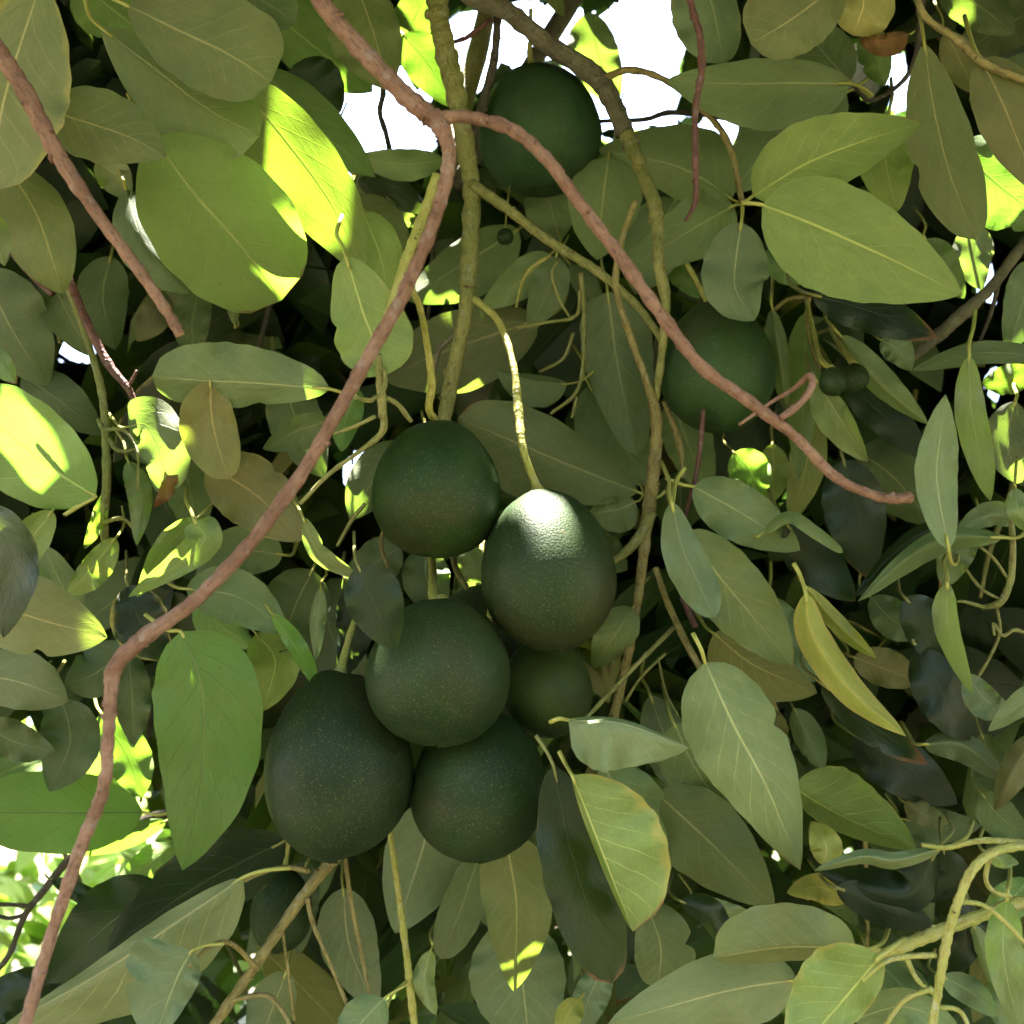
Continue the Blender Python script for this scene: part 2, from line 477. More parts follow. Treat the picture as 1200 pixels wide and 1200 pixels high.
def leaf(mid, wa, wb, d, dz=None, side='U', tint='n', yel=0.0, brn=0.0, a=0.62, b=0.82, cup=None, pet=None, fold=None, wave=None, zt=None, thin=0.0, label=None, name='leaf'):
    """one leaf; mid = midrib from base to tip, wa / wb = half widths on its right and left"""
    rnd = random.Random(int(mid[0][0] * 13 + mid[-1][1] * 7 + mid[-1][0] * 3 + 5000))
    nu, nv = 26, 8
    m = catmull(np.array(mid, float), nu + 1)
    tan = np.gradient(m, axis=0); tan /= np.linalg.norm(tan, axis=1)[:, None] + 1e-9
    nor = np.stack([-tan[:, 1], tan[:, 0]], 1)
    L = np.sum(np.linalg.norm(np.diff(m, axis=0), axis=1)) * d / FPX
    if dz is None:
        dz = rnd.uniform(-0.012, 0.012)
    W = 0.21 * L
    rough_side = mid[-1][1] > 480 and mid[0][0] > 560
    cap = 0.018 if rough_side else 0.010
    if rough_side and fold is None and rnd.random() < .45:
        fold = 1
    za = min(cap, math.sqrt(max(0.0, W * W - (wa * d / FPX) ** 2)))
    zb = min(cap, math.sqrt(max(0.0, W * W - (wb * d / FPX) ** 2)))
    if fold is None:
        fold = 1 if (wa > 1.9 * wb or wb > 1.9 * wa) else 0
    s = rnd.choice((-1, 1))
    za, zb = (za * fold, zb * fold) if fold else (s * za, -s * zb)
    if zt is not None:
        za, zb = zt, -zt
    if cup is None:
        cup = rnd.uniform(-0.004, 0.006)
    if wave is None:
        wave = rnd.uniform(0.002, 0.0055) * (1.4 if mid[-1][1] > 500 else 1)
    ph1, ph2, fq = rnd.uniform(0, 6.28), rnd.uniform(0, 6.28), rnd.uniform(1.6, 3.2)
    arch = rnd.uniform(-0.010, 0.014)
    rough_side = mid[-1][1] > 480 and mid[0][0] > 560
    tw = rnd.uniform(-.016, .016) if rough_side else rnd.uniform(-.006, .006)
    tipb = rnd.uniform(-.012, .028) if rough_side else rnd.uniform(-.004, .008)
    if rough_side and side == 'U':
        cup += rnd.uniform(-.008, .008)
    if rough_side and brn == 0 and rnd.random() < .35:
        brn = rnd.uniform(.12, .38)
    bite = (rnd.uniform(.3, .85), rnd.choice((-1, 1)), rnd.uniform(.12, .3)) if rnd.random() < .2 else None
    hk = [rnd.uniform(0, 6.28) for _ in range(4)]
    if side == 'U' and brn == 0 and rnd.random() < .3:
        brn = rnd.uniform(.08, .3)
    if yel == 0 and rnd.random() < .3:
        yel = rnd.uniform(.05, .22)
    us = np.linspace(0, 1, nu + 1)
    sh = shape_f(us, a, b)
    verts, uvs = [], []
    for i, u in enumerate(us):
        for j in range(nv + 1):
            v = -1 + 2 * j / nv
            w, z, ph = (wa, za, ph1) if v >= 0 else (wb, zb, ph2)
            e = sh[i] * abs(v) * (1 + abs(v) * (0.016 * math.sin(fq * 2.3 * 6.28 * u + ph) + 0.045 * math.sin(3.7 * u + hk[0 if v > 0 else 1]) + 0.006 * math.sin(27 * u + hk[2 if v > 0 else 3])))
            if bite and v * bite[1] > 0:
                e *= 1 - bite[2] * math.exp(-((u - bite[0]) / 0.035) ** 2) * abs(v) ** 2
            q = m[i] + nor[i] * (w * e * (1 if v >= 0 else -1))
            dd = d + dz * (u - 0.5) + arch * (2 * u - 1) ** 2 + z * e + cup * sh[i] * v * v + wave * math.sin(6.28 * fq * u + ph) * v * v * sh[i]
            dd += tw * (u - 0.35) * v * sh[i] * 2 + tipb * max(0, u - 0.55) ** 2 * 5
            dd -= 0.0007 * max(0, 1 - abs(v) * 5) * (1 if side == 'U' else -1)
            verts.append(P(q[0], q[1], dd)); uvs.append((u, v * 0.5 + 0.5))
    faces = grid_faces(nu, nv, side == 'U')
    fm = [0] * len(faces)
    # petiole
    if pet is not False:
        lp = L * FPX / d
        if pet is None:
            t0 = tan[0]
            bx, by = m[0]
            pet = [(bx - t0[0] * 0.08 * lp, by - t0[1] * 0.08 * lp), (bx - t0[0] * 0.16 * lp + rnd.uniform(-6, 6), by - t0[1] * 0.13 * lp - 8), (bx - t0[0] * 0.2 * lp + rnd.uniform(-10, 10), by - t0[1] * 0.15 * lp - 26)]
            dep = [d + 0.012, d + 0.04, d + 0.085]
        else:
            dep = [d + 0.004 + 0.008 * (q + 1) / len(pet) for q in range(len(pet))]
        d0 = d - dz * 0.5 + arch
        path = [tuple(m[2]) + (d0 + 0.0005,), tuple(m[0]) + (d0,)] + [(x, y, dd) for (x, y), dd in zip(pet, dep)]
        c = catmull(np.array(path), 4 + 3 * len(pet))
        c3 = np.array([P(*q) for q in c])
        pr = 0.0011 if L > 0.06 else 0.0008
        rad = np.linspace(pr * 0.8, pr * 1.25, len(c3))
        tv, tf = tube_geo(c3, rad, 6, True)
        o = len(verts)
        verts += tv
        faces += [tuple(o + x for x in ff) for ff in tf]
        fm += [1] * len(tf)
        uvs += [(0.1, 0.5)] * len(tv)
    verts = np.array(verts)
    ob = mesh_object(name, verts, faces, [M_LEAF, M_YELLOW if side == 'U' else M_GREEN], tree, verts[4], fm)
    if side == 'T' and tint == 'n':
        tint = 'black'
    tv = np.array(TINTS[tint]) * rnd.uniform(0.80, 1.14) * np.array([rnd.uniform(.93, 1.05), 1, rnd.uniform(.9, 1.2)])
    set_leaf_attrs(ob.data, uvs, tv, (yel, brn, rnd.random(), thin))
    if label:
        ob['label'] = label
    SPEC_BOUNDS.append(ob)
    return ob



# ------------------------------------------------------------------ bare branches and shoots in view
branch([(352, -45, 23.1, .420), (375, 0, 23.1, .410), (420, 55, 23.1, .405), (475, 112, 24.8, .400), (508, 140, 24.8, .400), (525, 168, 18.9, .400), (524, 205, 17.1, .400), (505, 270, 17.1, .400), (470, 350, 17.1, .400), (425, 430, 17.1, .400), (392, 490, 17.1, .400), (350, 560, 17.1, .400), (290, 640, 17.1, .395), (230, 702, 17.9, .390), (172, 745, 19.7, .385), (137, 778, 20.5, .385), (130, 815, 16.3, .385), (127, 860, 15.4, .385), (121, 925, 15.4, .385), (96, 990, 16.3, .385), (62, 1090, 15.4, .385), (30, 1200, 15.4, .385), (20, 1250, 15.4, .385)],
       M_RED, scars=26, rough=.08, label='long bare reddish brown branch sweeping down the left side', seg=14)
branch([(510, 139, 18.0, .400), (548, 137, 15.3, .402), (600, 152, 16.2, .400), (640, 186, 16.2, .400), (672, 228, 16.2, .400), (720, 292, 16.2, .400), (770, 362, 16.2, .400), (820, 427, 15.3, .400), (880, 472, 15.3, .405), (930, 510, 13.5, .410), (978, 558, 12.6, .415), (1020, 579, 11.7, .420), (1044, 584, 12.6, .420), (1058, 584, 13.5, .420), (1068, 581, 11.7, .420)],
       M_RED, scars=16, rough=.09, cut=True, label='bare reddish brown side branch arching across the fruit to the right', seg=14)
branch([(915, 490, 9, .405), (938, 472, 9, .405), (952, 452, 9, .407), (948, 440, 8, .412), (932, 454, 6, .42), (900, 474, 5, .425), (866, 498, 4, .43)], M_RED, 'twig', 2)
branch([(-25, 25, 22.1, .420), (5, 70, 22.1, .420), (32, 112, 22.1, .420), (66, 178, 20.5, .420), (112, 248, 16.4, .420), (165, 320, 14.8, .420), (200, 372, 13.1, .420), (211, 393, 12.3, .420)], M_RED, scars=8, cut=True, label='short bare reddish branch with a sawn end at upper left', seg=14)
branch([(60, 285, 11, .53), (80, 325, 11, .53), (105, 385, 11, .53), (128, 428, 11, .53), (150, 455, 9, .53), (160, 478, 6, .53)], M_MAROON, scars=8)
branch([(150, 455, 5, .53), (158, 440, 4, .53), (161, 434, 4, .53)], M_MAROON, 'twig')
branch([(2, 280, 8, .58), (30, 315, 8, .58), (62, 345, 8, .58)], M_MAROON, 'twig')
branch([(70, 318, 5, .56), (92, 370, 7, .555), (112, 430, 9, .55), (121, 470, 10, .55), (124, 520, 10, .55), (125, 565, 11, .55), (122, 620, 10, .555), (128, 655, 9, .56)], M_GREEN, scars=5, rough=.04)
for q in ([(116, 492, 7, .55), (122, 503, 6, .545), (142, 503, 5, .54), (156, 515, 5, .535), (162, 535, 4, .53), (161, 575, 4, .53)],
          [(127, 512, 7, .55), (135, 526, 6, .548), (148, 529, 5, .545), (160, 526, 5, .54)],
          [(122, 612, 6, .55), (145, 608, 5, .545), (165, 630, 5, .54)]):
    branch(q, M_GREEN, 'twig', seg=8)
branch([(510, -40, 25, .62), (513, 10, 26, .62), (520, 50, 27, .62), (535, 112, 26, .62), (546, 175, 24, .62), (553, 230, 22, .62), (550, 300, 23, .62), (545, 368, 19, .62), (530, 440, 19, .62), (520, 495, 17, .62), (512, 540, 14, .62)], M_GREEN, scars=14, label='thick green bough hanging straight down behind the fruit cluster', seg=12)
branch([(525, -40, 20, .65), (548, -5, 21, .65), (592, 12, 23, .65), (640, 50, 23, .65), (700, 92, 25, .65), (724, 135, 22, .635), (742, 175, 19, .62)],
       M_GREY, scars=14, label='grey brown bough crossing the sky at the top', seg=14, rough=.09)
branch([(735, 158, 19, .625), (748, 190, 18, .61), (766, 236, 18, .585), (771, 270, 15, .575), (772, 310, 15, .565), (780, 352, 13, .57), (776, 410, 10, .58), (768, 470, 10, .59)], M_GREEN, scars=10, seg=12, rough=.09)
branch([(745, 235, 8, .58), (728, 285, 8, .58), (722, 335, 9, .58), (738, 392, 9, .58), (758, 448, 10, .585), (769, 492, 15, .59), (765, 560, 17, .59), (757, 620, 16, .59), (748, 700, 11, .59), (735, 772, 12, .59), (718, 845, 12, .59), (712, 880, 9, .59)], M_OLIVE, scars=14, seg=12)
branch([(765, 600, 14, .588), (745, 635, 13, .588), (718, 658, 9, .59), (690, 670, 8, .595)], M_GREEN, 'twig')
branch([(584, 10, 10, .66), (579, 70, 11, .66), (566, 120, 12, .66), (550, 175, 11, .655), (540, 215, 10, .65)], M_DARK, scars=6)
branch([(575, 22, 6, .655), (550, 42, 6, .65), (530, 50, 5, .64)], M_MAROON, 'twig')
branch([(708, 92, 9, .645), (740, 82, 9, .635), (785, 97, 8, .625), (830, 135, 8, .62), (855, 172, 8, .61), (870, 237, 7, .60)], M_OLIVE, scars=6, rough=.08)
branch([(802, -40, 8, .50), (810, 5, 9, .50), (820, 42, 9, .50), (822, 82, 9, .50), (815, 130, 8, .50), (815, 195, 8, .50), (815, 235, 7, .50), (803, 259, 3, .50)], M_MAROON, scars=14, label='thin maroon twig dangling bare against the light leaves', rough=.1)
branch([(703, 142, 5, .70), (755, 140, 6, .70), (785, 132, 7, .70), (835, 136, 6, .70), (900, 150, 5, .72)], M_DARK, 'twig', 3)
branch([(448, 92, 6, .72), (449, 110, 7, .72), (445, 132, 7, .72), (452, 155, 7, .72), (458, 182, 6, .72)], M_DARK, 'twig', 2)
branch([(552, 215, 14, .615), (595, 245, 13, .61), (640, 280, 12, .605), (700, 318, 12, .60), (748, 360, 10, .595), (778, 402, 9, .595)], M_GREEN, scars=5)
branch([(512, 205, 12, .46), (495, 255, 13, .455), (478, 300, 14, .45), (462, 350, 13, .445), (445, 395, 11, .44)], M_YELLOW, scars=10)
branch([(443, 415, 9, .46), (446, 450, 11, .47), (448, 480, 11, .475), (448, 506, 9, .48), (420, 530, 6, .48), (385, 556, 6, .485), (352, 590, 5, .49)], M_GREEN, scars=3)
branch([(450, 465, 7, .475), (466, 474, 7, .48), (482, 494, 6, .485)], M_GREEN, 'twig')
branch([(440, 488, 5, .475), (415, 500, 5, .48), (392, 508, 5, .485)], M_GREEN, 'twig')
branch([(450, 430, 5, .465), (451, 455, 5, .465), (436, 468, 5, .455), (416, 466, 5, .445)], M_GREEN, 'twig')
branch([(398, 1000, 15, .56), (375, 1025, 15, .56), (348, 1060, 14, .56), (300, 1130, 13, .555), (252, 1200, 13, .55), (225, 1240, 13, .55)], M_OLIVE, scars=5)
for q in ([(362, 1021, 7, .555), (335, 1016, 6, .55), (308, 1022, 6, .54), (280, 1035, 5, .53)], [(302, 1136, 7, .55), (275, 1108, 6, .53), (255, 1105, 6, .51), (235, 1118, 5, .49), (222, 1132, 5, .48)],
          [(360, 1052, 6, .555), (366, 1080, 6, .555), (385, 1125, 5, .555), (410, 1185, 5, .555)], [(404, 1003, 6, .57), (412, 1060, 6, .57), (424, 1120, 5, .57), (434, 1168, 4, .57)],
          [(331, 1092, 4, .56), (338, 1140, 4, .56), (345, 1195, 4, .56)], [(272, 1172, 6, .55), (310, 1166, 6, .55), (328, 1180, 6, .545), (342, 1205, 5, .54)]):
    branch(q, M_OLIVE, 'twig', seg=8)
branch([(455, 960, 7, .60), (466, 1040, 8, .60), (476, 1115, 9, .60), (481, 1160, 10, .60), (487, 1215, 9, .60)], M_YELLOW, scars=3)
branch([(477, 1150, 5, .595), (458, 1168, 4, .58), (450, 1200, 4, .57)], M_YELLOW, 'twig', seg=8)
branch([(1560, 835, 11.22, 0.67), (1400, 915, 10.709999999999999, 0.55), (1250, 985, 10.2, 0.45), (1205, 990, 11.0, 0.44), (1165, 998, 11.0, 0.435), (1138, 1022, 11.0, 0.43), (1120, 1065, 11.0, 0.43), (1110, 1100, 11.9, 0.43), (1101, 1150, 11.0, 0.43), (1092, 1205, 10.2, 0.43), (1088, 1240, 10.2, 0.43)], M_YELLOW, scars=4, label='bright yellow green shoot arching down at lower right', seg=12)
branch([(1560, 845, 9.350000000000001, 0.69), (1400, 925, 8.925, 0.57), (1250, 995, 8.5, 0.47), (1200, 988, 8.5, 0.475), (1150, 985, 7.6, 0.48), (1110, 993, 6.8, 0.485), (1080, 990, 5.1, 0.485)], M_YELLOW, scars=2)
branch([(1560, 895, 15.840000000000002, 0.72), (1400, 975, 15.120000000000001, 0.6), (1250, 1045, 14.4, 0.5), (1200, 1056, 14.4, 0.5), (1130, 1080, 15.3, 0.5), (1070, 1104, 15.3, 0.5), (1030, 1120, 11.9, 0.505), (1005, 1128, 8.5, 0.51)], M_YELLOW, scars=4, seg=12)
for q in ([(1097, 1119, 8, .432), (1062, 1121, 7, .432), (1035, 1128, 6, .431), (1010, 1150, 6, .43)], [(1117, 1056, 7, .432), (1150, 1060, 6, .43), (1175, 1078, 6, .43), (1210, 1115, 5, .43)],
          [(1160, 1003, 6, .437), (1155, 1030, 6, .44), (1165, 1045, 6, .445), (1185, 1050, 5, .45)], [(1062, 1122, 7, .50), (1075, 1148, 6, .495), (1095, 1165, 6, .49)],
          [(1093, 1158, 7, .47), (1060, 1172, 6, .47), (1035, 1205, 6, .47)], [(1030, 1112, 7, .495), (1005, 1117, 7, .485), (980, 1132, 6, .475)], [(1098, 1180, 6, .432), (1125, 1185, 6, .43), (1140, 1215, 5, .43)]):
    branch(q, M_YELLOW, 'twig', seg=8)
branch([(1184, 600, 6, .535), (1187, 640, 8, .535), (1184, 680, 9, .535), (1172, 706, 9, .54), (1150, 712, 6, .55)], M_GREEN)
for q in ([(1180, 677, 4, .535), (1165, 655, 4, .53), (1148, 640, 4, .53)], [(1172, 702, 4, .54), (1150, 690, 4, .545), (1130, 665, 4, .55)], [(1155, 712, 5, .545), (1130, 705, 4, .53), (1122, 705, 3, .52)],
          [(1165, 745, 4, .53), (1164, 730, 4, .53), (1175, 745, 5, .53), (1190, 738, 5, .53), (1215, 748, 4, .53)], [(1168, 712, 4, .545), (1172, 740, 4, .55), (1160, 770, 4, .555), (1145, 795, 4, .56)]):
    branch(q, M_GREEN, 'twig', seg=8)
branch([(1500, 60, 15, .95), (1340, 165, 13, .80), (1230, 250, 12, .72), (1195, 292, 13, .72), (1160, 338, 14, .72), (1120, 375, 17, .72), (1090, 402, 14, .72), (1060, 425, 10, .72)], M_GREY, scars=10)
branch([(1172, 325, 6, .72), (1160, 370, 5, .72), (1148, 400, 4, .72)], M_DARK, 'twig')
branch([(1082, -30, 9, .60), (1078, 30, 8, .605), (1072, 70, 7, .61), (1055, 98, 6, .615), (1020, 118, 5, .62), (1000, 100, 4, .62)], M_DARK, scars=4)
branch([(1068, -20, 8, .51), (1085, 20, 8, .51), (1118, 44, 9, .51), (1150, 72, 10, .505), (1190, 90, 9, .50), (1250, 110, 8, .50), (1380, 150, 5, .55), (1460, 190, 3, .58)], M_OLIVE, scars=4)
branch([(255, 930, 14, .72), (185, 955, 12, .72), (125, 975, 12, .72), (88, 1000, 11, .72), (50, 1045, 9, .72), (28, 1075, 8, .72), (10, 1120, 7, .72), (-15, 1150, 7, .72)], M_DARK, scars=6, label='dark knotty branch silhouetted against the bright gap at lower left')
branch([(35, 1062, 6, .72), (12, 1060, 5, .72), (-20, 1060, 5, .72)], M_DARK, 'twig')
branch([(32, 1070, 6, .72), (12, 1076, 5, .72), (-15, 1070, 5, .72)], M_DARK, 'twig')
branch([(778, 470, 6, .61), (790, 500, 8, .61), (798, 530, 8, .61), (800, 560, 5, .60)], M_OLIVE, scars=6)
branch([(824, 480, 6, .57), (821, 520, 6, .57), (815, 560, 6, .57), (803, 605, 5, .57)], M_MAROON, 'twig', 4)
branch([(803, 548, 5, .55), (792, 565, 6, .545), (788, 595, 5, .51)], M_YELLOW, 'twig')
branch([(768, 665, 8, .565), (780, 700, 8, .56), (800, 745, 9, .55), (818, 778, 9, .54), (824, 786, 8, .54)], M_OLIVE, scars=4)
branch([(800, 700, 9, .62), (815, 735, 8, .62)], M_MAROON, 'twig')
branch([(790, 735, 6, .56), (740, 785, 6, .555), (690, 838, 5, .55), (672, 852, 4, .53)], M_GREEN, 'twig')
branch([(780, 765, 4, .57), (750, 795, 4, .57), (733, 822, 4, .575)], M_GREEN, 'twig')
branch([(771, 770, 3, .585), (780, 810, 3, .585), (795, 840, 3, .585)], M_GREEN, 'twig')
branch([(680, 320, 7, .63), (684, 360, 6, .63), (684, 420, 5, .63), (675, 460, 5, .63), (645, 485, 4, .63)], M_GREEN, 'twig', 2)
branch([(676, 465, 4, .63), (670, 490, 4, .63)], M_GREEN, 'twig')
branch([(680, 340, 6, .63), (675, 370, 5, .635), (640, 378, 4, .64), (605, 385, 4, .65)], M_GREEN, 'twig')
branch([(672, 390, 5, .64), (660, 420, 4, .64), (632, 436, 4, .65)], M_GREEN, 'twig')
branch([(645, 300, 5, .64), (625, 312, 5, .645), (612, 330, 4, .65), (605, 360, 3, .66)], M_YELLOW, 'twig')
branch([(655, 305, 4, .62), (647, 320, 4, .62), (655, 350, 4, .62), (668, 372, 3, .62)], M_GREEN, 'twig')
branch([(556, 350, 6, .63), (535, 390, 7, .635), (515, 410, 7, .64), (508, 440, 7, .645), (506, 470, 7, .65)], M_GREY, 'twig')
branch([(455, 665, 5, .60), (447, 640, 5, .60), (450, 612, 4, .60)], M_OLIVE, 'twig')
branch([(527, 640, 7, .59), (535, 668, 8, .585), (548, 690, 7, .585)], M_GREEN, 'twig')
branch([(395, 640, 4, .55), (412, 610, 5, .55), (428, 590, 5, .55)], M_GREEN, 'twig')

# ------------------------------------------------------------------ leaves one can pick out in the photograph
Y = dict(tint='lime')
# upper left
leaf([(48, -20), (18, 70), (0, 140), (-5, 224)], 62, 76, .45, tint='olive', yel=.35, a=.7, b=.55)
leaf([(-60, -25), (0, -12), (56, -10)], 38, 25, .465, tint='yellow', yel=.7, label='pale yellow leaf in the top left corner')
leaf([(8, 195), (42, 250), (60, 300), (74, 345)], 44, 38, .485, tint='olive')
leaf([(-40, 245), (-10, 275), (6, 312)], 12, 22, .47, tint='olive')
leaf([(-20, 315), (10, 380), (56, 453)], 42, 50, .60, tint='dull')
leaf([(-30, 398), (0, 425), (20, 450)], 16, 14, .46, tint='pale', brn=.45)
leaf([(148, 6), (205, 34), (268, 64), (318, 96)], 54, 68, .48, tint='olive', a=.75, b=.42, pet=[(128, -4), (110, -18)])
leaf([(118, 32), (180, 80), (243, 128), (304, 160)], 54, 46, .51, tint='olive', a=.8, b=.42, yel=.15, pet=[(105, 18), (98, -10)])
leaf([(52, 127), (100, 143), (150, 160), (195, 184)], 42, 44, .475, tint='olive', b=.8)
leaf([(90, -25), (130, 10), (182, 48)], 38, 36, .75, tint='bright')
leaf([(180, 160), (226, 225), (282, 288), (330, 352)], 82, 82, .52, dz=.05, thin=.5, tint='lime', a=.62, b=.44, pet=[(165, 140), (150, 110)])
leaf([(272, 90), (330, 158), (388, 238), (428, 322)], 58, 42, .56, dz=.045, tint='lime', pet=[(255, 70), (240, 40)])
leaf([(308, 82), (370, 148), (440, 208)], 32, 32, .62, tint='bright', b=.9)
leaf([(148, 222), (172, 290), (222, 344)], 32, 26, .57, tint='n')
leaf([(112, 190), (135, 205), (152, 235)], 22, 18, .60, tint='pale')
leaf([(255, -35), (300, -5), (347, 26)], 28, 30, .50, tint='dull', b=.45)
leaf([(300, 0), (372, 58), (437, 108)], 38, 42, .74, dz=.05, tint='bright')
leaf([(395, 138), (368, 104), (344, 76)], 36, 30, .66, side='T', b=.5)
leaf([(415, -25), (438, 40), (456, 106)], 52, 34, .66, tint='olive')
leaf([(458, 30), (478, 68), (490, 107)], 10, 18, .85, dz=.05, tint='lime')
leaf([(470, 52), (486, 20), (505, -22)], 26, 26, .85, tint='bright')
leaf([(472, 40), (502, 75), (532, 126)], 28, 26, .80, tint='bright')
leaf([(520, 188), (470, 192), (416, 184)], 18, 20, .70, tint='pale')
leaf([(418, 205), (458, 222), (503, 250)], 20, 20, .735, side='T')
leaf([(408, 212), (448, 245), (498, 266)], 13, 15, .75, tint='dull')
leaf([(412, 232), (448, 268), (474, 308)], 34, 28, .70, tint='olive')
leaf([(405, 300), (425, 365), (440, 405), (452, 440)], 42, 46, .47, tint='lime', yel=.25, a=.55, b=.45)
leaf([(425, 248), (445, 298), (456, 348)], 24, 28, .60, tint='lime')
# centre
leaf([(632, 374), (560, 398), (500, 420), (450, 446)], 42, 52, .72, tint='olive')
leaf([(608, 268), (545, 308), (476, 352)], 28, 42, .745, tint='n')
leaf([(665, 450), (622, 446), (582, 434)], 8, 30, .66, tint='n', pet=[(682, 446), (700, 432)])
leaf([(748, 577), (670, 546), (600, 516), (536, 490)], 44, 56, .62, tint='olive', a=.7, b=.5, pet=[(768, 584), (785, 570)])
leaf([(712, 342), (724, 430), (746, 534)], 38, 44, .66, tint='dull', a=.35, b=.6)
leaf([(690, 450), (722, 512), (768, 570)], 42, 38, .70, tint='grey')
leaf([(788, 468), (806, 520), (832, 584)], 28, 32, .72, tint='n')
leaf([(640, 215), (646, 245), (656, 282)], 32, 34, .75, tint='pale')
leaf([(713, 184), (706, 238), (700, 305)], 42, 44, .67, tint='n')
leaf([(645, 298), (612, 328), (562, 362)], 22, 22, .70, tint='pale')
leaf([(652, 300), (642, 340), (620, 388)], 22, 22, .69, tint='dull')
leaf([(668, 310), (690, 340), (700, 372)], 14, 14, .72, tint='dull')
leaf([(745, 588), (720, 598), (688, 602)], 16, 28, .625, tint='olive')
leaf([(742, 712), (720, 745), (694, 783)], 24, 24, .58, tint='n')
leaf([(690, 620), (710, 650), (735, 668)], 20, 22, .66, tint='dark')
# top right
leaf([(722, 120), (702, 66), (690, 14)], 24, 36, .90, tint='pale', b=.6)
leaf([(636, -25), (650, 0), (661, 19)], 9, 9, .80, tint='olive')
leaf([(808, -65), (835, 8), (848, 75)], 48, 28, .62, tint='grey', yel=.25, b=.5)
leaf([(990, -25), (935, 18), (880, 52)], 56, 42, .55, tint='olive', b=.45)
leaf([(997, 98), (930, 97), (860, 98), (780, 94)], 30, 54, .60, tint='n', pet=[(1012, 104), (1022, 112)])
leaf([(996, 96), (965, 62), (932, 20)], 34, 34, .63, tint='dull', pet=[(1010, 106), (1020, 114)])
leaf([(1002, -45), (1012, 0), (1000, 42)], 34, 36, .58, tint='tan', brn=.15, b=.5, label='dry tan leaf hanging near the top right')
leaf([(1064, 40), (1035, 48), (1006, 46)], 9, 20, .59, tint='rust', brn=.6, label='curled brown dead leaf below the tan one')
leaf([(1018, 25), (1028, 68), (1036, 102)], 22, 18, .65, tint='bright')
leaf([(1083, 50), (1093, 120), (1112, 200), (1143, 281)], 40, 40, .56, tint='olive', a=.8, b=.55)
leaf([(1148, 68), (1172, 115), (1194, 168), (1220, 228)], 38, 48, .50, tint='brown', brn=.3, label='brownish leaf with a scorched edge at the right margin')
leaf([(1120, 170), (1172, 218), (1230, 262)], 52, 52, .66, tint='bright')
leaf([(1108, 38), (1128, 78), (1142, 110)], 22, 24, .60, tint='brown', brn=.4)
leaf([(1215, 10), (1170, 35), (1120, 68)], 30, 30, .75, tint='dark')
leaf([(1100, -30), (1145, 5), (1190, 40)], 32, 32, .72, tint='dark')
leaf([(1225, 70), (1185, 95), (1135, 118)], 25, 28, .74, tint='dark')
leaf([(882, 230), (945, 192), (1010, 166), (1083, 143)], 40, 48, .52, tint='lime', b=.95, pet=[(874, 236), (870, 240)])
leaf([(893, 240), (960, 266), (1040, 302), (1128, 345)], 68, 62, .49, tint='lime', b=.85, pet=[(878, 238), (870, 238)])
leaf([(869, 260), (862, 305), (862, 340), (884, 376)], 40, 42, .54, tint='n', b=.75, pet=[(870, 248), (870, 236)])
leaf([(858, 234), (820, 208), (775, 190), (700, 176)], 54, 34, .645, dz=.07, tint='n', pet=[(866, 238), (870, 238)])
leaf([(860, 241), (822, 262), (730, 318)], 36, 40, .625, dz=.05, tint='n', pet=[(868, 239), (872, 238)])
leaf([(992, 108), (920, 152), (858, 226)], 48, 46, .63, tint='n')
leaf([(958, 310), (925, 310), (888, 300)], 24, 24, .63, tint='bright')
leaf([(1042, 135), (1038, 190), (1052, 248)], 34, 34, .60, tint='lime')
leaf([(792, 232), (762, 290), (745, 345)], 36, 38, .70, tint='n')
leaf([(905, 362), (914, 420), (922, 484)], 15, 11, .62, tint='pale')
leaf([(945, 365), (942, 450), (936, 562)], 22, 20, .64, tint='n')
leaf([(952, 480), (945, 545), (926, 614)], 22, 22, .67, tint='olive')
leaf([(958, 448), (984, 490), (1017, 541)], 28, 14, .58, tint='pale')
leaf([(984, 393), (1030, 448), (1088, 498)], 14, 20, .60, tint='pale')
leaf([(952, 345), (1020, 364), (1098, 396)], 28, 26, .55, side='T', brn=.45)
leaf([(1032, 398), (1052, 410), (1068, 435)], 18, 18, .61, tint='n')
leaf([(1240, 420), (1150, 414), (1068, 434)], 15, 13, .56, tint='n')
leaf([(1112, 645), (1098, 565), (1102, 510), (1108, 462)], 24, 26, .50, tint='n', b=.9)
leaf([(1136, 416), (1138, 480), (1150, 540), (1161, 588)], 20, 18, .53, tint='n')
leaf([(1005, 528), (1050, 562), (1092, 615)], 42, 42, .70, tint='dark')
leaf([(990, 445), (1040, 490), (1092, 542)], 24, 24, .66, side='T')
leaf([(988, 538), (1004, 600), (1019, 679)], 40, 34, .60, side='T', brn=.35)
leaf([(1190, 470), (1180, 520), (1200, 570)], 26, 26, .62, tint='dull')
leaf([(1205, 305), (1200, 350), (1180, 415)], 24, 28, .60, tint='n')
leaf([(1085, 280), (1100, 310), (1130, 350)], 22, 26, .64, tint='dull')
leaf([(1150, 265), (1140, 300), (1150, 340)], 24, 24, .66, tint='n')
leaf([(1210, 430), (1180, 445), (1150, 450)], 18, 18, .66, tint='bright')
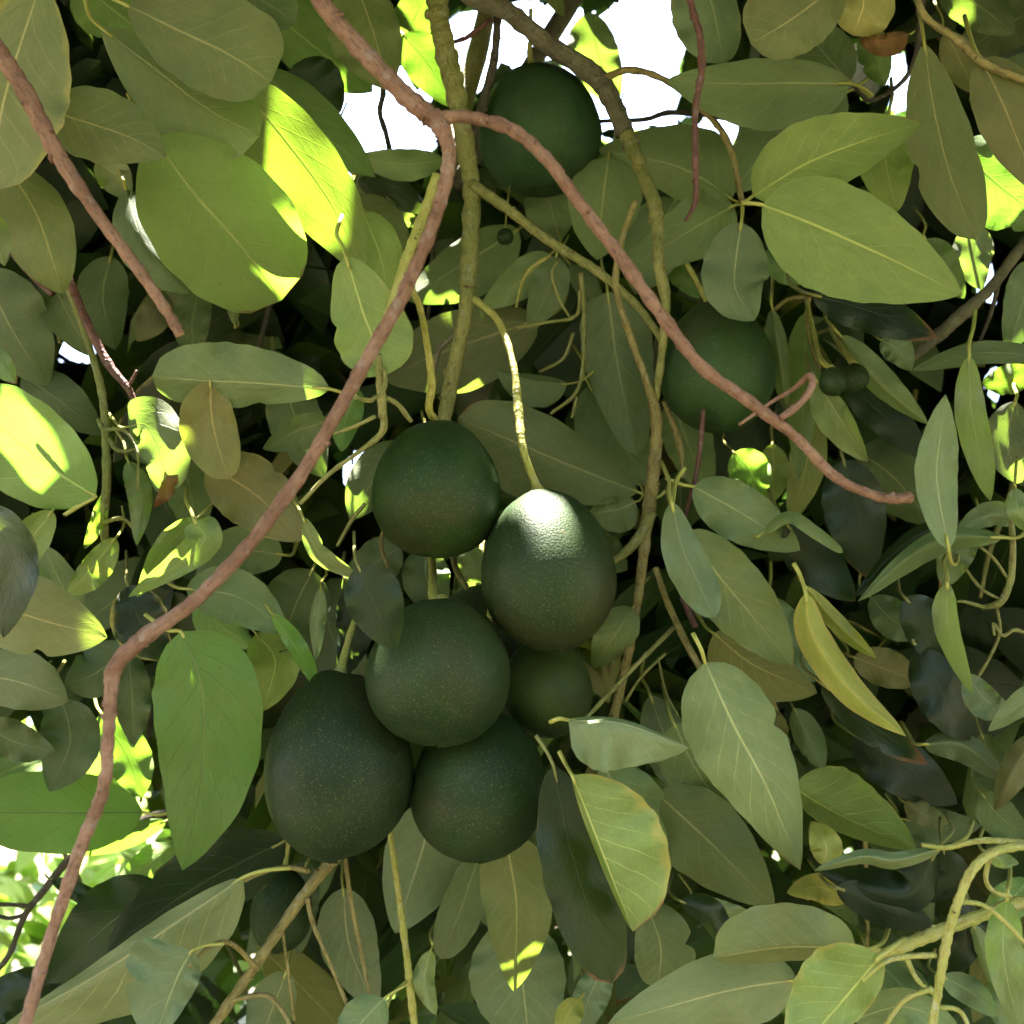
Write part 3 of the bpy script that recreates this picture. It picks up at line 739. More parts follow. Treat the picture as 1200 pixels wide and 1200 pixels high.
# right middle
leaf([(812, 570), (870, 602), (938, 645)], 34, 34, .55, tint='n', pet=[(800, 568), (780, 560)])
leaf([(922, 614), (955, 655), (1002, 704)], 32, 30, .545, side='T', brn=.25)
leaf([(895, 624), (925, 606), (955, 624), (988, 648)], 8, 8, .525, tint='pale', a=.4, b=.4)
leaf([(787, 588), (799, 640), (820, 686), (838, 724)], 26, 22, .50, tint='n', b=.55)
leaf([(803, 622), (840, 672), (885, 726), (930, 781)], 42, 42, .53, tint='olive')
leaf([(836, 742), (885, 780), (958, 812)], 42, 32, .57, tint='brown')
leaf([(826, 776), (860, 850), (900, 925), (938, 1020)], 60, 50, .47, tint='pale', a=.58, b=.9, wave=.004, pet=[(822, 762), (812, 742)])
leaf([(944, 695), (953, 745), (1000, 812), (1062, 863)], 20, 20, .49, tint='yellow', yel=.6, brn=.1, pet=[(938, 675), (930, 660)], label='long narrow yellow leaf curling down right of centre')
leaf([(943, 686), (985, 735), (1027, 772)], 10, 11, .515, tint='yellow', yel=.4)
leaf([(962, 800), (1030, 855), (1088, 896)], 22, 14, .52, side='T', brn=.6)
leaf([(1176, 630), (1110, 630), (1062, 655), (1005, 705)], 12, 18, .52, tint='n')
leaf([(1172, 628), (1100, 618), (1050, 645), (1000, 700)], 10, 24, .54, side='T')
leaf([(1200, 610), (1160, 604), (1118, 624)], 16, 14, .54, tint='n')
leaf([(1190, 572), (1194, 600), (1215, 630)], 13, 14, .50, tint='pale')
leaf([(1140, 620), (1120, 650), (1105, 690)], 22, 22, .57, tint='n')
leaf([(1110, 683), (1112, 735), (1140, 815)], 18, 13, .50, tint='pale', b=.8)
leaf([(1132, 790), (1158, 822), (1184, 830)], 22, 16, .52, tint='n')
leaf([(1060, 700), (1096, 745), (1127, 798)], 30, 30, .56, side='T')
leaf([(1075, 760), (1108, 820), (1136, 870)], 32, 30, .55, side='T')
leaf([(1235, 800), (1200, 822), (1158, 857)], 16, 15, .50, tint='n')
leaf([(1082, 872), (1130, 874), (1182, 918)], 20, 15, .55, tint='dull')
leaf([(1000, 860), (1060, 900), (1122, 942)], 36, 32, .60, side='T')
leaf([(1060, 940), (1085, 955), (1112, 965)], 14, 14, .60, tint='brown', brn=.3)
leaf([(1150, 860), (1165, 900), (1180, 930)], 24, 20, .62, tint='dark')
leaf([(1020, 700), (1050, 730), (1085, 742)], 20, 24, .62, tint='dark', brn=.2)
leaf([(1000, 770), (1040, 785), (1080, 800)], 22, 24, .62, tint='brown')
leaf([(905, 700), (930, 750), (955, 800)], 22, 20, .60, tint='grey')
leaf([(930, 830), (950, 870), (965, 905)], 16, 18, .60, tint='grey')
leaf([(885, 830), (905, 855), (920, 890)], 18, 20, .585, tint='brown')
# lower right
leaf([(928, 922), (985, 955), (1074, 996)], 20, 52, .55, tint='lime', yel=.25)
leaf([(966, 1014), (968, 990), (950, 962)], 18, 20, .52, tint='yellow', yel=.5, brn=.4, label='small yellow leaf with a rusty brown tip at lower right')
leaf([(992, 1056), (960, 1040), (922, 1046)], 18, 18, .54, tint='yellow', yel=.8)
leaf([(1104, 994), (1050, 1008), (1010, 1004), (954, 1020)], 10, 10, .475, tint='pale', a=.4, b=.6)
leaf([(1096, 1000), (1060, 1050), (955, 1018)], 34, 22, .495, side='T')
leaf([(980, 1040), (1040, 1062), (1096, 1086)], 24, 22, .50, side='T')
leaf([(1105, 996), (1112, 1028), (1078, 1058)], 24, 20, .51, side='T')
leaf([(1004, 1112), (920, 1110), (836, 1122)], 54, 16, .47, tint='olive', yel=.15, a=.5, b=.45)
leaf([(935, 1148), (850, 1162), (712, 1200)], 46, 46, .51, tint='olive')
leaf([(1033, 1119), (985, 1176), (925, 1245)], 66, 28, .43, tint='lime', yel=.35, brn=.3, pet=[(1060, 1100)], label='spotted yellowish leaf at the bottom edge')
leaf([(1030, 1128), (1066, 1165), (1092, 1198)], 26, 26, .56, tint='n')
leaf([(1000, 1195), (1060, 1180), (1125, 1205)], 24, 24, .54, tint='n')
leaf([(1180, 1055), (1176, 1120), (1196, 1215)], 22, 24, .46, tint='pale', yel=.15)
leaf([(1140, 1083), (1154, 1120), (1172, 1168)], 10, 12, .52, tint='n')
leaf([(1104, 1144), (1140, 1164), (1168, 1192)], 17, 17, .54, tint='grey')
leaf([(1132, 1055), (1130, 1105), (1104, 1152)], 24, 22, .53, side='T', brn=.2)
leaf([(1158, 1000), (1175, 1008), (1194, 1012)], 10, 10, .46, tint='pale')
leaf([(1205, 1030), (1180, 1060), (1150, 1075)], 24, 24, .55, tint='bright')
leaf([(1160, 1150), (1180, 1180), (1190, 1220)], 24, 24, .56, tint='n')
leaf([(1150, 930), (1175, 960), (1205, 980)], 24, 22, .58, tint='dark')
leaf([(1215, 860), (1190, 900), (1165, 950)], 18, 20, .54, tint='brown')
leaf([(1060, 960), (1100, 970), (1150, 968)], 20, 24, .64, tint='dark')
# bottom centre
leaf([(666, 844), (730, 848), (808, 876)], 58, 5, .46, tint='pale', a=.4, b=.8, pet=[(655, 842), (645, 846)])
leaf([(670, 908), (700, 985), (742, 1092)], 7, 74, .485, tint='lime', yel=.45, b=.5, pet=[(662, 894), (655, 880)], label='leaf turning yellow along one edge below the fruit cluster')
leaf([(648, 896), (668, 990), (692, 1070), (717, 1153)], 44, 42, .50, side='T', brn=.3, b=.5, pet=[(640, 880), (628, 862)])
leaf([(706, 896), (740, 955), (786, 1022)], 28, 44, .53, tint='n')
leaf([(756, 1055), (774, 1110), (770, 1158)], 30, 42, .56, tint='dull', b=.5)
leaf([(768, 928), (830, 985), (908, 1064)], 48, 46, .54, tint='olive', brn=.12, yel=.1)
leaf([(762, 815), (785, 880), (802, 935)], 28, 28, .60, tint='dull')
leaf([(790, 848), (815, 900), (862, 968)], 36, 32, .55, tint='n')
leaf([(798, 1056), (832, 1075), (852, 1122)], 12, 20, .49, side='T', brn=.2)
leaf([(815, 1055), (845, 1068), (880, 1070)], 14, 14, .52, tint='pale')
leaf([(512, 935), (490, 1010), (463, 1094)], 40, 50, .66, tint='n')
leaf([(566, 985), (542, 1060), (516, 1124)], 24, 28, .645, tint='n', b=.55)
leaf([(590, 975), (605, 1060), (602, 1162)], 40, 46, .60, tint='olive', brn=.1, b=.85)
leaf([(600, 1075), (612, 1150), (622, 1235)], 62, 52, .68, tint='dull')
leaf([(505, 1113), (497, 1150), (511, 1190)], 13, 13, .60, tint='pale')
leaf([(402, 1040), (410, 1110), (442, 1184)], 36, 34, .68, tint='dull')
leaf([(450, 1170), (422, 1200), (398, 1234)], 26, 28, .55, tint='n', pet=[(462, 1162), (476, 1154)])
leaf([(336, 1138), (316, 1190), (300, 1234)], 28, 26, .65, tint='dull')
leaf([(680, 1170), (665, 1190), (650, 1230)], 14, 18, .62, tint='yellow', brn=.4)
leaf([(710, 1130), (690, 1170), (680, 1215)], 20, 24, .64, tint='grey')
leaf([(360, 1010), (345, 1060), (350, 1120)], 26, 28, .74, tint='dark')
# lower left
leaf([(212, 740), (236, 808), (236, 910), (214, 1020)], 60, 72, .50, dz=.03, tint='glow', b=.85, thin=1.0, pet=[(195, 738), (170, 720)], label='large bright green leaf hanging beside the reddish branch')
leaf([(168, 952), (90, 953), (0, 952), (-52, 948)], 48, 46, .62, thin=1.0, tint='glow', pet=[(185, 955), (200, 952)])
leaf([(62, 880), (0, 908), (-40, 925)], 20, 22, .70, tint='bright')
leaf([(118, 835), (150, 888), (167, 935)], 28, 28, .70, tint='bright')
leaf([(205, 986), (172, 1014), (133, 1042)], 18, 20, .70, tint='bright')
leaf([(195, 962), (140, 985), (82, 1002)], 14, 12, .69, tint='bright')
leaf([(195, 1040), (130, 1082), (55, 1152)], 44, 48, .60, side='T')
leaf([(335, 985), (230, 1040), (125, 1114)], 48, 48, .585, side='T')
leaf([(285, 1028), (200, 1085), (110, 1145), (0, 1205)], 16, 64, .52, tint='olive', pet=[(310, 1020), (340, 1017)])
leaf([(225, 1114), (206, 1150), (178, 1225)], 66, 24, .48, tint='grey', pet=[(240, 1108), (262, 1106)])
leaf([(60, 1138), (0, 1170), (-45, 1205)], 22, 28, .60, side='T')
leaf([(60, 1030), (100, 1050), (125, 1062)], 12, 12, .62, side='T')
leaf([(-35, 698), (40, 724), (126, 747)], 48, 50, .50, tint='olive', yel=.12)
leaf([(-25, 588), (14, 660), (4, 748)], 32, 32, .46, side='T')
leaf([(-45, 788), (25, 800), (80, 822)], 34, 38, .55, tint='dull')
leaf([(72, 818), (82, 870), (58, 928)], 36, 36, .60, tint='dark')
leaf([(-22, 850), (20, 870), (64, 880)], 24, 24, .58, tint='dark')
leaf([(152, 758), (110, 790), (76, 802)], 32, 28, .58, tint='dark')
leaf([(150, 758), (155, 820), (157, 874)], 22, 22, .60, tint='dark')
leaf([(228, 610), (235, 640), (150, 700)], 22, 22, .50, tint='pale', a=.4)
leaf([(232, 606), (195, 640), (160, 700)], 14, 20, .51, tint='pale')
leaf([(150, 686), (168, 735), (197, 774)], 34, 34, .53, side='T', yel=.4)
leaf([(150, 500), (172, 500), (190, 540), (190, 580)], 22, 36, .52, tint='n', brn=.2, a=.4, b=.5, wave=.006)
leaf([(200, 545), (196, 570), (180, 595)], 8, 12, .525, tint='rust', brn=.8)
leaf([(150, 540), (165, 580), (160, 640)], 16, 14, .54, tint='n')
leaf([(246, 446), (250, 500), (268, 562)], 38, 28, .51, tint='brown', a=.5, b=.5, yel=.12)
leaf([(387, 456), (300, 449), (240, 446), (178, 441)], 48, 32, .50, tint='n', yel=.12, a=.6, b=.45, pet=[(410, 463), (432, 470), (440, 465)])
leaf([(386, 494), (350, 504), (308, 526)], 16, 24, .56, tint='n')
leaf([(242, 545), (300, 580), (354, 634)], 44, 40, .53, tint='brown', yel=.2)
leaf([(212, 538), (224, 580), (231, 628)], 28, 28, .57, tint='dull')
leaf([(218, 690), (280, 700), (338, 742)], 32, 32, .55, tint='n')
leaf([(318, 718), (350, 765), (374, 810)], 9, 14, .53, tint='bright')
leaf([(300, 742), (322, 775), (308, 834)], 36, 30, .60, dz=.04, tint='lime')
leaf([(355, 606), (375, 650), (424, 680)], 10, 12, .50, tint='n')
leaf([(420, 664), (438, 708), (462, 762)], 30, 38, .455, side='T', yel=.12, wave=.004)
leaf([(332, 650), (280, 648), (228, 690)], 32, 30, .575, tint='dull')
leaf([(366, 668), (346, 710), (328, 765)], 38, 38, .60, tint='dark')
leaf([(376, 688), (371, 730), (370, 774)], 8, 11, .58, tint='n')
leaf([(408, 690), (415, 740), (400, 800)], 22, 22, .62, side='T')
leaf([(112, 582), (60, 548), (0, 500), (-50, 468)], 54, 56, .50, zt=-.03, tint='bright', b=.5, pet=[(95, 592), (75, 604), (110, 580)])
leaf([(62, 598), (30, 642), (18, 684)], 22, 22, .54, dz=.03, tint='lime')
leaf([(136, 630), (105, 668), (78, 698)], 14, 22, .55, dz=.03, tint='lime')
leaf([(120, 580), (112, 612), (98, 644)], 7, 12, .55, tint='lime')
leaf([(50, 640), (75, 690), (100, 720)], 20, 20, .58, tint='n')
leaf([(58, 318), (75, 360), (107, 418)], 28, 22, .61, tint='dark')
leaf([(130, 300), (120, 350), (135, 410)], 32, 32, .70, tint='dark')
leaf([(190, 340), (180, 370), (160, 400)], 20, 22, .68, tint='brown', yel=.2)
leaf([(235, 330), (225, 380), (230, 420)], 24, 22, .66, tint='dark')
leaf([(25, 440), (70, 470), (120, 510)], 26, 28, .62, tint='dark')
leaf([(275, 380), (272, 350), (270, 330)], 8, 8, .63, tint='pale')
leaf([(330, 440), (350, 500), (380, 560)], 34, 30, .66, tint='dull')
leaf([(270, 700), (250, 725), (300, 760)], 24, 24, .62, tint='bright')
leaf([(420, 455), (405, 490), (400, 530)], 18, 18, .62, tint='bright')
leaf([(480, 520), (440, 560), (410, 610)], 30, 30, .66, tint='dull')
leaf([(470, 640), (440, 660), (400, 690)], 26, 26, .64, tint='dull')
leaf([(500, 640), (500, 680), (520, 720)], 28, 28, .66, tint='dull')
leaf([(545, 640), (555, 665), (550, 700)], 18, 18, .64, tint='n')
leaf([(860, 530), (880, 555), (885, 590)], 26, 24, .78, tint='bright')
leaf([(905, 520), (905, 560), (880, 600)], 18, 20, .80, tint='lime')
leaf([(780, 310), (800, 325), (820, 350)], 14, 16, .72, tint='bright')

# ------------------------------------------------------------------ avocados
def avocado(x, y, rx, ry, d, label, stem=None, tilt=(0.0, 0.0), neck=0.0, group=None, tone=(1, 1, 1)):
    c = P(x, y, d)
    r = rx * d / FPX
    el = PITCH + math.atan((600 - y) / FPX)
    app = ry * d / FPX
    h = math.sqrt(max((app ** 2 - (r * math.sin(el)) ** 2), (0.75 * r) ** 2)) / math.cos(el)
    nth, nph = 40, 26
    rnd = random.Random(int(x * 3 + y))
    verts, faces = [], []
    k1, k2 = rnd.uniform(0, 6.28), rnd.uniform(0, 6.28)
    for i in range(nph + 1):
        t = math.pi * i / nph                   # 0 at the stem
        z = math.cos(t)
        rr = math.sin(t) * (1 - 0.10 * (z + 0.15) - neck * max(0, z) ** 1.3)
        if z > 0.96:
            z = 0.96 - (z - 0.96) * 0.9         # shallow dimple at the stem
        for j in range(nth):
            p = 2 * math.pi * j / nth
            w = 1 + 0.016 * math.sin(2 * p + k1) + 0.016 * math.sin(2 * t + p + k2) + 0.012 * mnoise.noise((3.2 * math.sin(t) * math.cos(p) + x, 3.2 * math.sin(t) * math.sin(p), 3.2 * z + y)) + 0.006 * mnoise.noise((9 * math.sin(t) * math.cos(p) + x, 9 * math.sin(t) * math.sin(p), 9 * z + y))
            verts.append((rr * math.cos(p) * r * w, rr * math.sin(p) * r * w, z * h * w))
    for i in range(nph):
        for j in range(nth):
            q = (j + 1) % nth
            faces.append((i * nth + j, (i + 1) * nth + j, (i + 1) * nth + q, i * nth + q))
    me = bpy.data.meshes.new('avocado')
    me.from_pydata(verts, [], faces)
    me.materials.append(M_SKIN)
    me.polygons.foreach_set('use_smooth', [True] * len(me.polygons))
    o = bpy.data.objects.new('avocado', me)
    link(o)
    o.location = c
    o.rotation_euler = (tilt[0], tilt[1], 0)
    o['label'] = label
    o['category'] = 'avocado'
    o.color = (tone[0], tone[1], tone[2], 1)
    o['group'] = group or 'avocados hanging in the tree'
    ax = np.array([math.sin(tilt[1]), -math.sin(tilt[0]), 1.0]); ax /= np.linalg.norm(ax)
    top = c + ax * h * 0.93
    if stem is None:
        path = [top, top + np.array([0.002, 0.004, 0.03]), top + np.array([0.006, 0.02, 0.08])]
        cs = catmull(np.array(path), 8)
        rad = np.linspace(0.0026, 0.0018, 8) * min(1, r / 0.03)
    else:
        pts = [P(q[0], q[1], q[3]) for q in stem[:-1]] + [top]
        n = max(8, len(stem) * 6)
        cs = catmull(np.array(pts), n)
        ws = catmull(np.array([[q[2], q[3]] for q in stem], float), n)
        rad = ws[:, 0] * 0.5 * ws[:, 1] / FPX
        rad[-4:] *= np.array([1.05, 1.2, 1.6, 1.9])
        rad *= np.array([1 + 0.08 * math.sin(q * 1.9) for q in range(n)])
    v, f = tube_geo(cs, rad, 10, True, 0.05, rnd)
    s = bpy.data.objects.new('stem', bpy.data.meshes.new('stem'))
    inv = o.rotation_euler.to_matrix().inverted()
    s.data.from_pydata([tuple(inv @ Vector(np.asarray(p) - c)) for p in v], [], f)
    bark_coords(s.data, cs, rad, 10, [])
    s.data.materials.append(M_YELLOW)
    s.data.polygons.foreach_set('use_smooth', [True] * len(f))
    link(s, o)
    return o


CL = 'avocados clustered at the centre'
avocado(632, 152, 72, 75, .69, 'lone dark bluish green avocado hanging against the bright sky', [(622, 10, 5, .66), (622, 40, 5, .67), (621, 66, 7, .68), (630, 80, 7, .69)], tone=(1.7, 2.0, 2.6))  # tone lifts the bluish skin, standing in for missing front light
avocado(840, 429, 68, 76, .60, 'round dark avocado behind the arching red twig, right of the cluster', [(772, 250, 7, .66), (800, 300, 6, .64), (835, 350, 6, .61)], tone=(1.45, 1.65, 1.8))
avocado(512, 573, 76, 81, .545, 'greenest avocado, upper left in the central cluster', [(483, 340, 7, .46), (492, 360, 8, .48), (500, 400, 8, .51), (506, 450, 10, .53), (503, 480, 9, .54), (505, 492, 9, .545)], (0.05, 0.05), group=CL, tone=(1.0, 1.25, 1.0))
avocado(643, 667, 81, 95, .53, 'egg shaped avocado with a white sun patch on its top', [(556, 350, 9, .60), (585, 378, 9, .58), (602, 430, 8, .56), (608, 485, 11, .55), (614, 530, 9, .54), (622, 575, 10, .53)], (0.02, -0.10), group=CL)
avocado(515, 785, 84, 86, .515, 'round avocado in the middle of the cluster, in front of the others', [(505, 640, 9, .60), (507, 670, 10, .575), (508, 700, 12, .54), (512, 705, 12, .52)], group=CL)
avocado(397, 892, 86, 108, .53, 'large pear shaped avocado at the lower left of the cluster', [(440, 690, 8, .60), (415, 730, 8, .57), (393, 775, 9, .54)], (0.0, -0.05), neck=.07, group=CL, tone=(.72, .72, .72))
avocado(562, 918, 80, 86, .545, 'lowest avocado of the cluster, speckled and resting under the middle one', None, group=CL, tone=(.8, .95, .85))
avocado(641, 804, 53, 58, .585, 'smaller brownish green avocado half hidden under the sunlit one', None, group=CL, tone=(1.9, 1.6, 1.3))
avocado(560, 742, 56, 58, .635, 'shadowed avocado wedged behind the middle of the cluster', None, group=CL)
avocado(330, 1066, 36, 46, .69, 'almost black avocado in deep shade below the pear shaped one', None)
avocado(976, 447, 16, 17, .55, 'tiny glossy green avocado dangling right of the red twig', [(945, 352, 5, .64), (950, 375, 5, .61), (958, 410, 5, .58), (965, 425, 7, .56), (970, 432, 6, .55)], group='tiny unripe avocados')
avocado(1002, 442, 15, 17, .575, 'tiny dull avocado hanging just behind the glossy tiny one', [(972, 385, 5, .65), (980, 398, 5, .61), (992, 430, 5, .58)], group='tiny unripe avocados')
avocado(964, 322, 30, 22, .64, 'dark avocado peeping out under the broad light green leaf', None)
avocado(592, 277, 10, 10, .66, 'very small dark avocado beside the hanging green bough', None, group='tiny unripe avocados')
branch([(942, 352, 7, .64), (950, 350, 6, .64), (925, 350, 6, .645), (905, 365, 5, .65)], M_OLIVE, 'twig')
branch([(975, 385, 5, .65), (955, 392, 4, .655), (930, 410, 4, .66)], M_OLIVE, 'twig')
branch([(948, 352, 4, .64), (947, 390, 4, .63), (955, 420, 4, .625), (962, 432, 4, .62)], M_OLIVE, 'twig')

# ------------------------------------------------------------------ trunk and limbs that carry the boughs
def limb(pts, r0, r1, name='branch', mat=None):
    cs = catmull(np.array(pts, float), 8 * len(pts))
    rnd = random.Random(int(pts[0][0] * 100 + pts[-1][2] * 10))
    rad = np.linspace(r0, r1, len(cs)) * np.array([1 + 0.05 * math.sin(i * 1.3) for i in range(len(cs))])
    v, f = tube_geo(cs, rad, 16, True, 0.05, rnd)
    o = mesh_object(name, v, f, [mat or M_TRUNK], tree, cs[0])
    bark_coords(o.data, cs, rad, 16, [])
    return o


limb([(1.05, 2.0, -0.1), (1.08, 2.02, 0.5), (1.0, 1.98, 1.2), (1.04, 2.0, 1.9), (0.95, 1.95, 2.7), (0.9, 1.9, 3.7)], .17, .07, 'trunk')
limb([(1.02, 2.0, 1.5), (0.95, 1.6, 1.95), (0.80, 1.2, 2.32), (0.55, 0.86, 2.62), (0.25, 0.75, 2.72), (0.0, 0.75, 2.66), (-0.2, 0.62, 2.5), (-0.35, 0.5, 2.3)], .06, .012)
limb([(1.0, 1.98, 2.0), (1.1, 1.5, 2.6), (0.8, 0.9, 3.0), (0.1, 0.6, 3.1), (-0.7, 0.5, 3.0)], .055, .014)
limb([(1.03, 2.0, 1.3), (1.05, 1.5, 1.75), (0.95, 1.0, 2.0), (0.72, 0.6, 2.1), (0.62, 0.5, 2.05)], .05, .012)
limb([(0.0, 0.75, 2.66), (-0.02, 0.66, 2.3), (-0.055, 0.63, 2.06)], .012, .0075, mat=M_GREEN)
limb([(0.25, 0.75, 2.72), (0.1, 0.7, 2.4), (-0.05, 0.66, 2.07)], .014, .007, mat=M_GREY)
limb([(0.62, 0.5, 2.05), (0.56, 0.47, 1.85), (0.32, 0.45, 1.62)], .012, .006, mat=M_GREEN)
limb([(-0.35, 0.5, 2.3), (-0.22, 0.4, 2.1), (-0.10, 0.33, 1.94)], .010, .0055, mat=M_RED)

# ------------------------------------------------------------------ the rest of the foliage
# places in the photograph where sky or sunlit ground behind the tree shows through the leaves: (x, y, radius)
GAPS = [(430, 140, 42), (472, 158, 34), (400, 112, 18), (450, 105, 22), (556, 45, 28), (552, 85, 20), (610, 40, 30), (660, 25, 22), (750, 50, 48), (712, 125, 22), (762, 110, 30), (690, 60, 30),
        (480, 112, 18), (345, 58, 10), (1002, 70, 14), (1012, 92, 12), (1064, 108, 16), (1050, 80, 10), (92, 276, 6), (84, 405, 10), (100, 412, 8), (1182, 452, 20), (1165, 335, 16), (1185, 320, 14),
        (630, 396, 8), (648, 412, 6), (420, 548, 12), (428, 572, 9), (40, 1035, 34), (75, 1012, 30), (110, 1008, 24), (160, 985, 12), (55, 1075, 20), (15, 1145, 14), (20, 1070, 22), (12, 1005, 12),
        (360, 1140, 6), (296, 1180, 6), (845, 148, 16), (745, 192, 8), (700, 180, 8), (895, 535, 10), (580, 262, 6), (855, 520, 8), (440, 235, 8), (545, 95, 8), (820, 60, 5), (12, 592, 10), (945, 565, 6), (900, 580, 6)]
# spots of the scene that the sun reaches: (x, y, depth, radius in metres)
SUNLIT = [(645, 600, .504, .007), (610, 590, .527, .004), (345, 185, .56, .014), (385, 250, .56, .013), (30, 500, .50, .020), (105, 660, .55, .014), (200, 650, .50, .006),
          (335, 770, .60, .012), (1055, 582, .42, .006), (145, 455, .53, .008), (482, 80, .85, .022), (505, 85, .80, .025), (360, 45, .75, .025), (695, 60, .90, .03), (185, 495, .52, .007), (585, 560, .54, .005),
          (890, 545, .79, .022), (790, 322, .72, .012), (90, 895, .70, .035), (150, 890, .70, .025), (1165, 240, .66, .03), (482, 25, .85, .03)]


def gap_px(cpx, cpy, z, reach):
    bad = np.zeros(len(cpx), bool)
    for gx, gy, gr in GAPS:
        bad |= (z > 0.05) & ((cpx - gx) ** 2 + (cpy - gy) ** 2 < (gr + reach) ** 2)
    return bad


def beam_hits(geo, pad):
    hit = np.zeros(len(geo), bool)
    move = np.zeros((len(geo), 3))
    for x, y, d, r in SUNLIT:
        q = geo - P(x, y, d)
        t = q @ SUN
        off = q - t[..., None] * SUN
        dist = np.linalg.norm(off, axis=-1)
        h = ((t > 0.01) & (dist < r + pad)).any((1, 2))
        c = off.mean((1, 2))
        move[h] += (c / (np.linalg.norm(c, axis=1)[:, None] + 1e-9))[h]
        hit |= h
    return hit, move


def refine(g):
    """leaf points with the midpoints between them"""
    n, a, b, _ = g.shape
    r = np.empty((n, 2 * a - 1, b, 3)); r[:, ::2] = g; r[:, 1::2] = 0.5 * (g[:, 1:] + g[:, :-1])
    q = np.empty((n, 2 * a - 1, 2 * b - 1, 3)); q[:, :, ::2] = r; q[:, :, 1::2] = 0.5 * (r[:, :, 1:] + r[:, :, :-1])
    return q


def sun_clear(geo, pts):
    """push leaves sideways out of the sunbeams that reach the sunlit spots"""
    live = np.ones(len(geo), bool)
    idx = np.where(beam_hits(pts[:, None, None, :], 0.12)[0])[0]
    for step in range(12):
        hit, move = beam_hits(refine(geo[idx]), 0.004)
        idx, move = idx[hit], move[hit]
        if not len(idx):
            break
        move /= np.linalg.norm(move, axis=1)[:, None] + 1e-9
        geo[idx] += (move * 0.016)[:, None, None, :]
        pts[idx] += move * 0.016
    live[idx] = False
    return live


def frames(n, droop=0.75):
    """random leaf frames: midrib direction, sideways, upper-face normal"""
    az = nrg.uniform(0, 2 * np.pi, n)
    t = np.stack([np.cos(az), np.sin(az), nrg.normal(-droop, 0.45, n)], 1)
    t /= np.linalg.norm(t, axis=1)[:, None]
    up = np.array([0, 0, 1.0]) + nrg.normal(0, 0.45, (n, 3))
    nn = up - (np.sum(up * t, 1))[:, None] * t
    nn /= np.linalg.norm(nn, axis=1)[:, None] + 1e-9
    s = np.cross(nn, t)
    return t, s, nn


def leaf_cloud(centres, length, nu, nv, droop=0.75):
    n = len(centres)
    t, s, nn = frames(n, droop)
    L = length * nrg.uniform(0.7, 1.2, n)
    W = L * nrg.uniform(0.19, 0.25, n)
    curl = nrg.uniform(-0.05, 0.22, n)
    cup = nrg.uniform(-0.15, 0.45, n)
    us = np.linspace(0, 1, nu + 1)
    vv = np.linspace(-1, 1, nv + 1)
    f = shape_f(us, 0.6, 0.7)
    U, V = np.meshgrid(us, vv, indexing='ij')
    F = np.repeat(f[:, None], nv + 1, 1)
    wob = nrg.uniform(0, 6.28, n)
    out = (centres[:, None, None, :]
           + t[:, None, None, :] * ((U - 0.5)[None] * L[:, None, None])[..., None]
           + s[:, None, None, :] * ((V * F)[None] * W[:, None, None])[..., None]
           + nn[:, None, None, :] * (-(4 * (U - 0.5) ** 2)[None] * (curl * L)[:, None, None]
                                     + (V ** 2 * F)[None] * (cup * W)[:, None, None]
                                     + (np.abs(V) * F)[None] * np.sin(9 * U[None] + wob[:, None, None]) * (0.12 * W)[:, None, None])[..., None])
    return out, np.stack([U, V * 0.5 + 0.5], -1)


def cloud_mesh(name, P4, UV, parent, mats, tints, wears, origin):
    n, a, b, _ = P4.shape
    per = a * b
    verts = P4.reshape(-1, 3) - origin
    base = np.array([(i * b + j, i * b + j + 1, (i + 1) * b + j + 1, (i + 1) * b + j) for i in range(a - 1) for j in range(b - 1)])
    faces = (base[None] + (np.arange(n) * per)[:, None, None]).reshape(-1, 4)
    me = bpy.data.meshes.new(name)
    me.vertices.add(len(verts)); me.vertices.foreach_set('co', verts.astype(np.float32).ravel())
    me.loops.add(faces.size); me.loops.foreach_set('vertex_index', faces.astype(np.int32).ravel())
    me.polygons.add(len(faces)); me.polygons.foreach_set('loop_start', np.arange(0, faces.size, 4, dtype=np.int32))
    me.update(calc_edges=True)
    me.validate()
    me.polygons.foreach_set('use_smooth', np.ones(len(me.polygons), bool))
    for m in mats:
        me.materials.append(m)
    set_leaf_attrs(me, np.tile(UV.reshape(-1, 2), (n, 1)), np.repeat(tints, per, 0), np.repeat(wears, per, 0))
    o = bpy.data.objects.new(name, me)
    link(o, parent)
    o.location = origin - (np.array(parent.location) if parent is not None else 0)
    return o


def looks(n):
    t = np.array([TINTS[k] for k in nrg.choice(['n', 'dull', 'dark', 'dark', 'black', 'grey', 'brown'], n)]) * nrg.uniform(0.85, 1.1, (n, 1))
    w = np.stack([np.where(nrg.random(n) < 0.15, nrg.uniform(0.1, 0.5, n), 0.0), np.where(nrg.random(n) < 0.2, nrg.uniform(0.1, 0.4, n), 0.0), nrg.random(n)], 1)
    return t, w


def in_view(px, py, z, m=60):
    return (z > 0.1) & (px > -m) & (px < 1200 + m) & (py > -m) & (py < 1200 + m)


# leaves behind the ones in front, seen in the gaps between them
nb = 9000
dep = 0.80 + 2.4 * nrg.random(nb) ** 1.25
cx = nrg.uniform(-700, 1900, nb); cy = nrg.uniform(-420, 1500, nb)
back = CAM + dep[:, None] * (FWD + RIGHT * ((cx - 600) / FPX)[:, None] + UP * ((600 - cy) / FPX)[:, None])
nl = 4200
ldep = nrg.uniform(1.3, 3.0, nl)
lx = nrg.uniform(-500, 1700, nl); ly = nrg.uniform(780, 1500, nl)
back = np.vstack([back, CAM + ldep[:, None] * (FWD + RIGHT * ((lx - 600) / FPX)[:, None] + UP * ((600 - ly) / FPX)[:, None])])
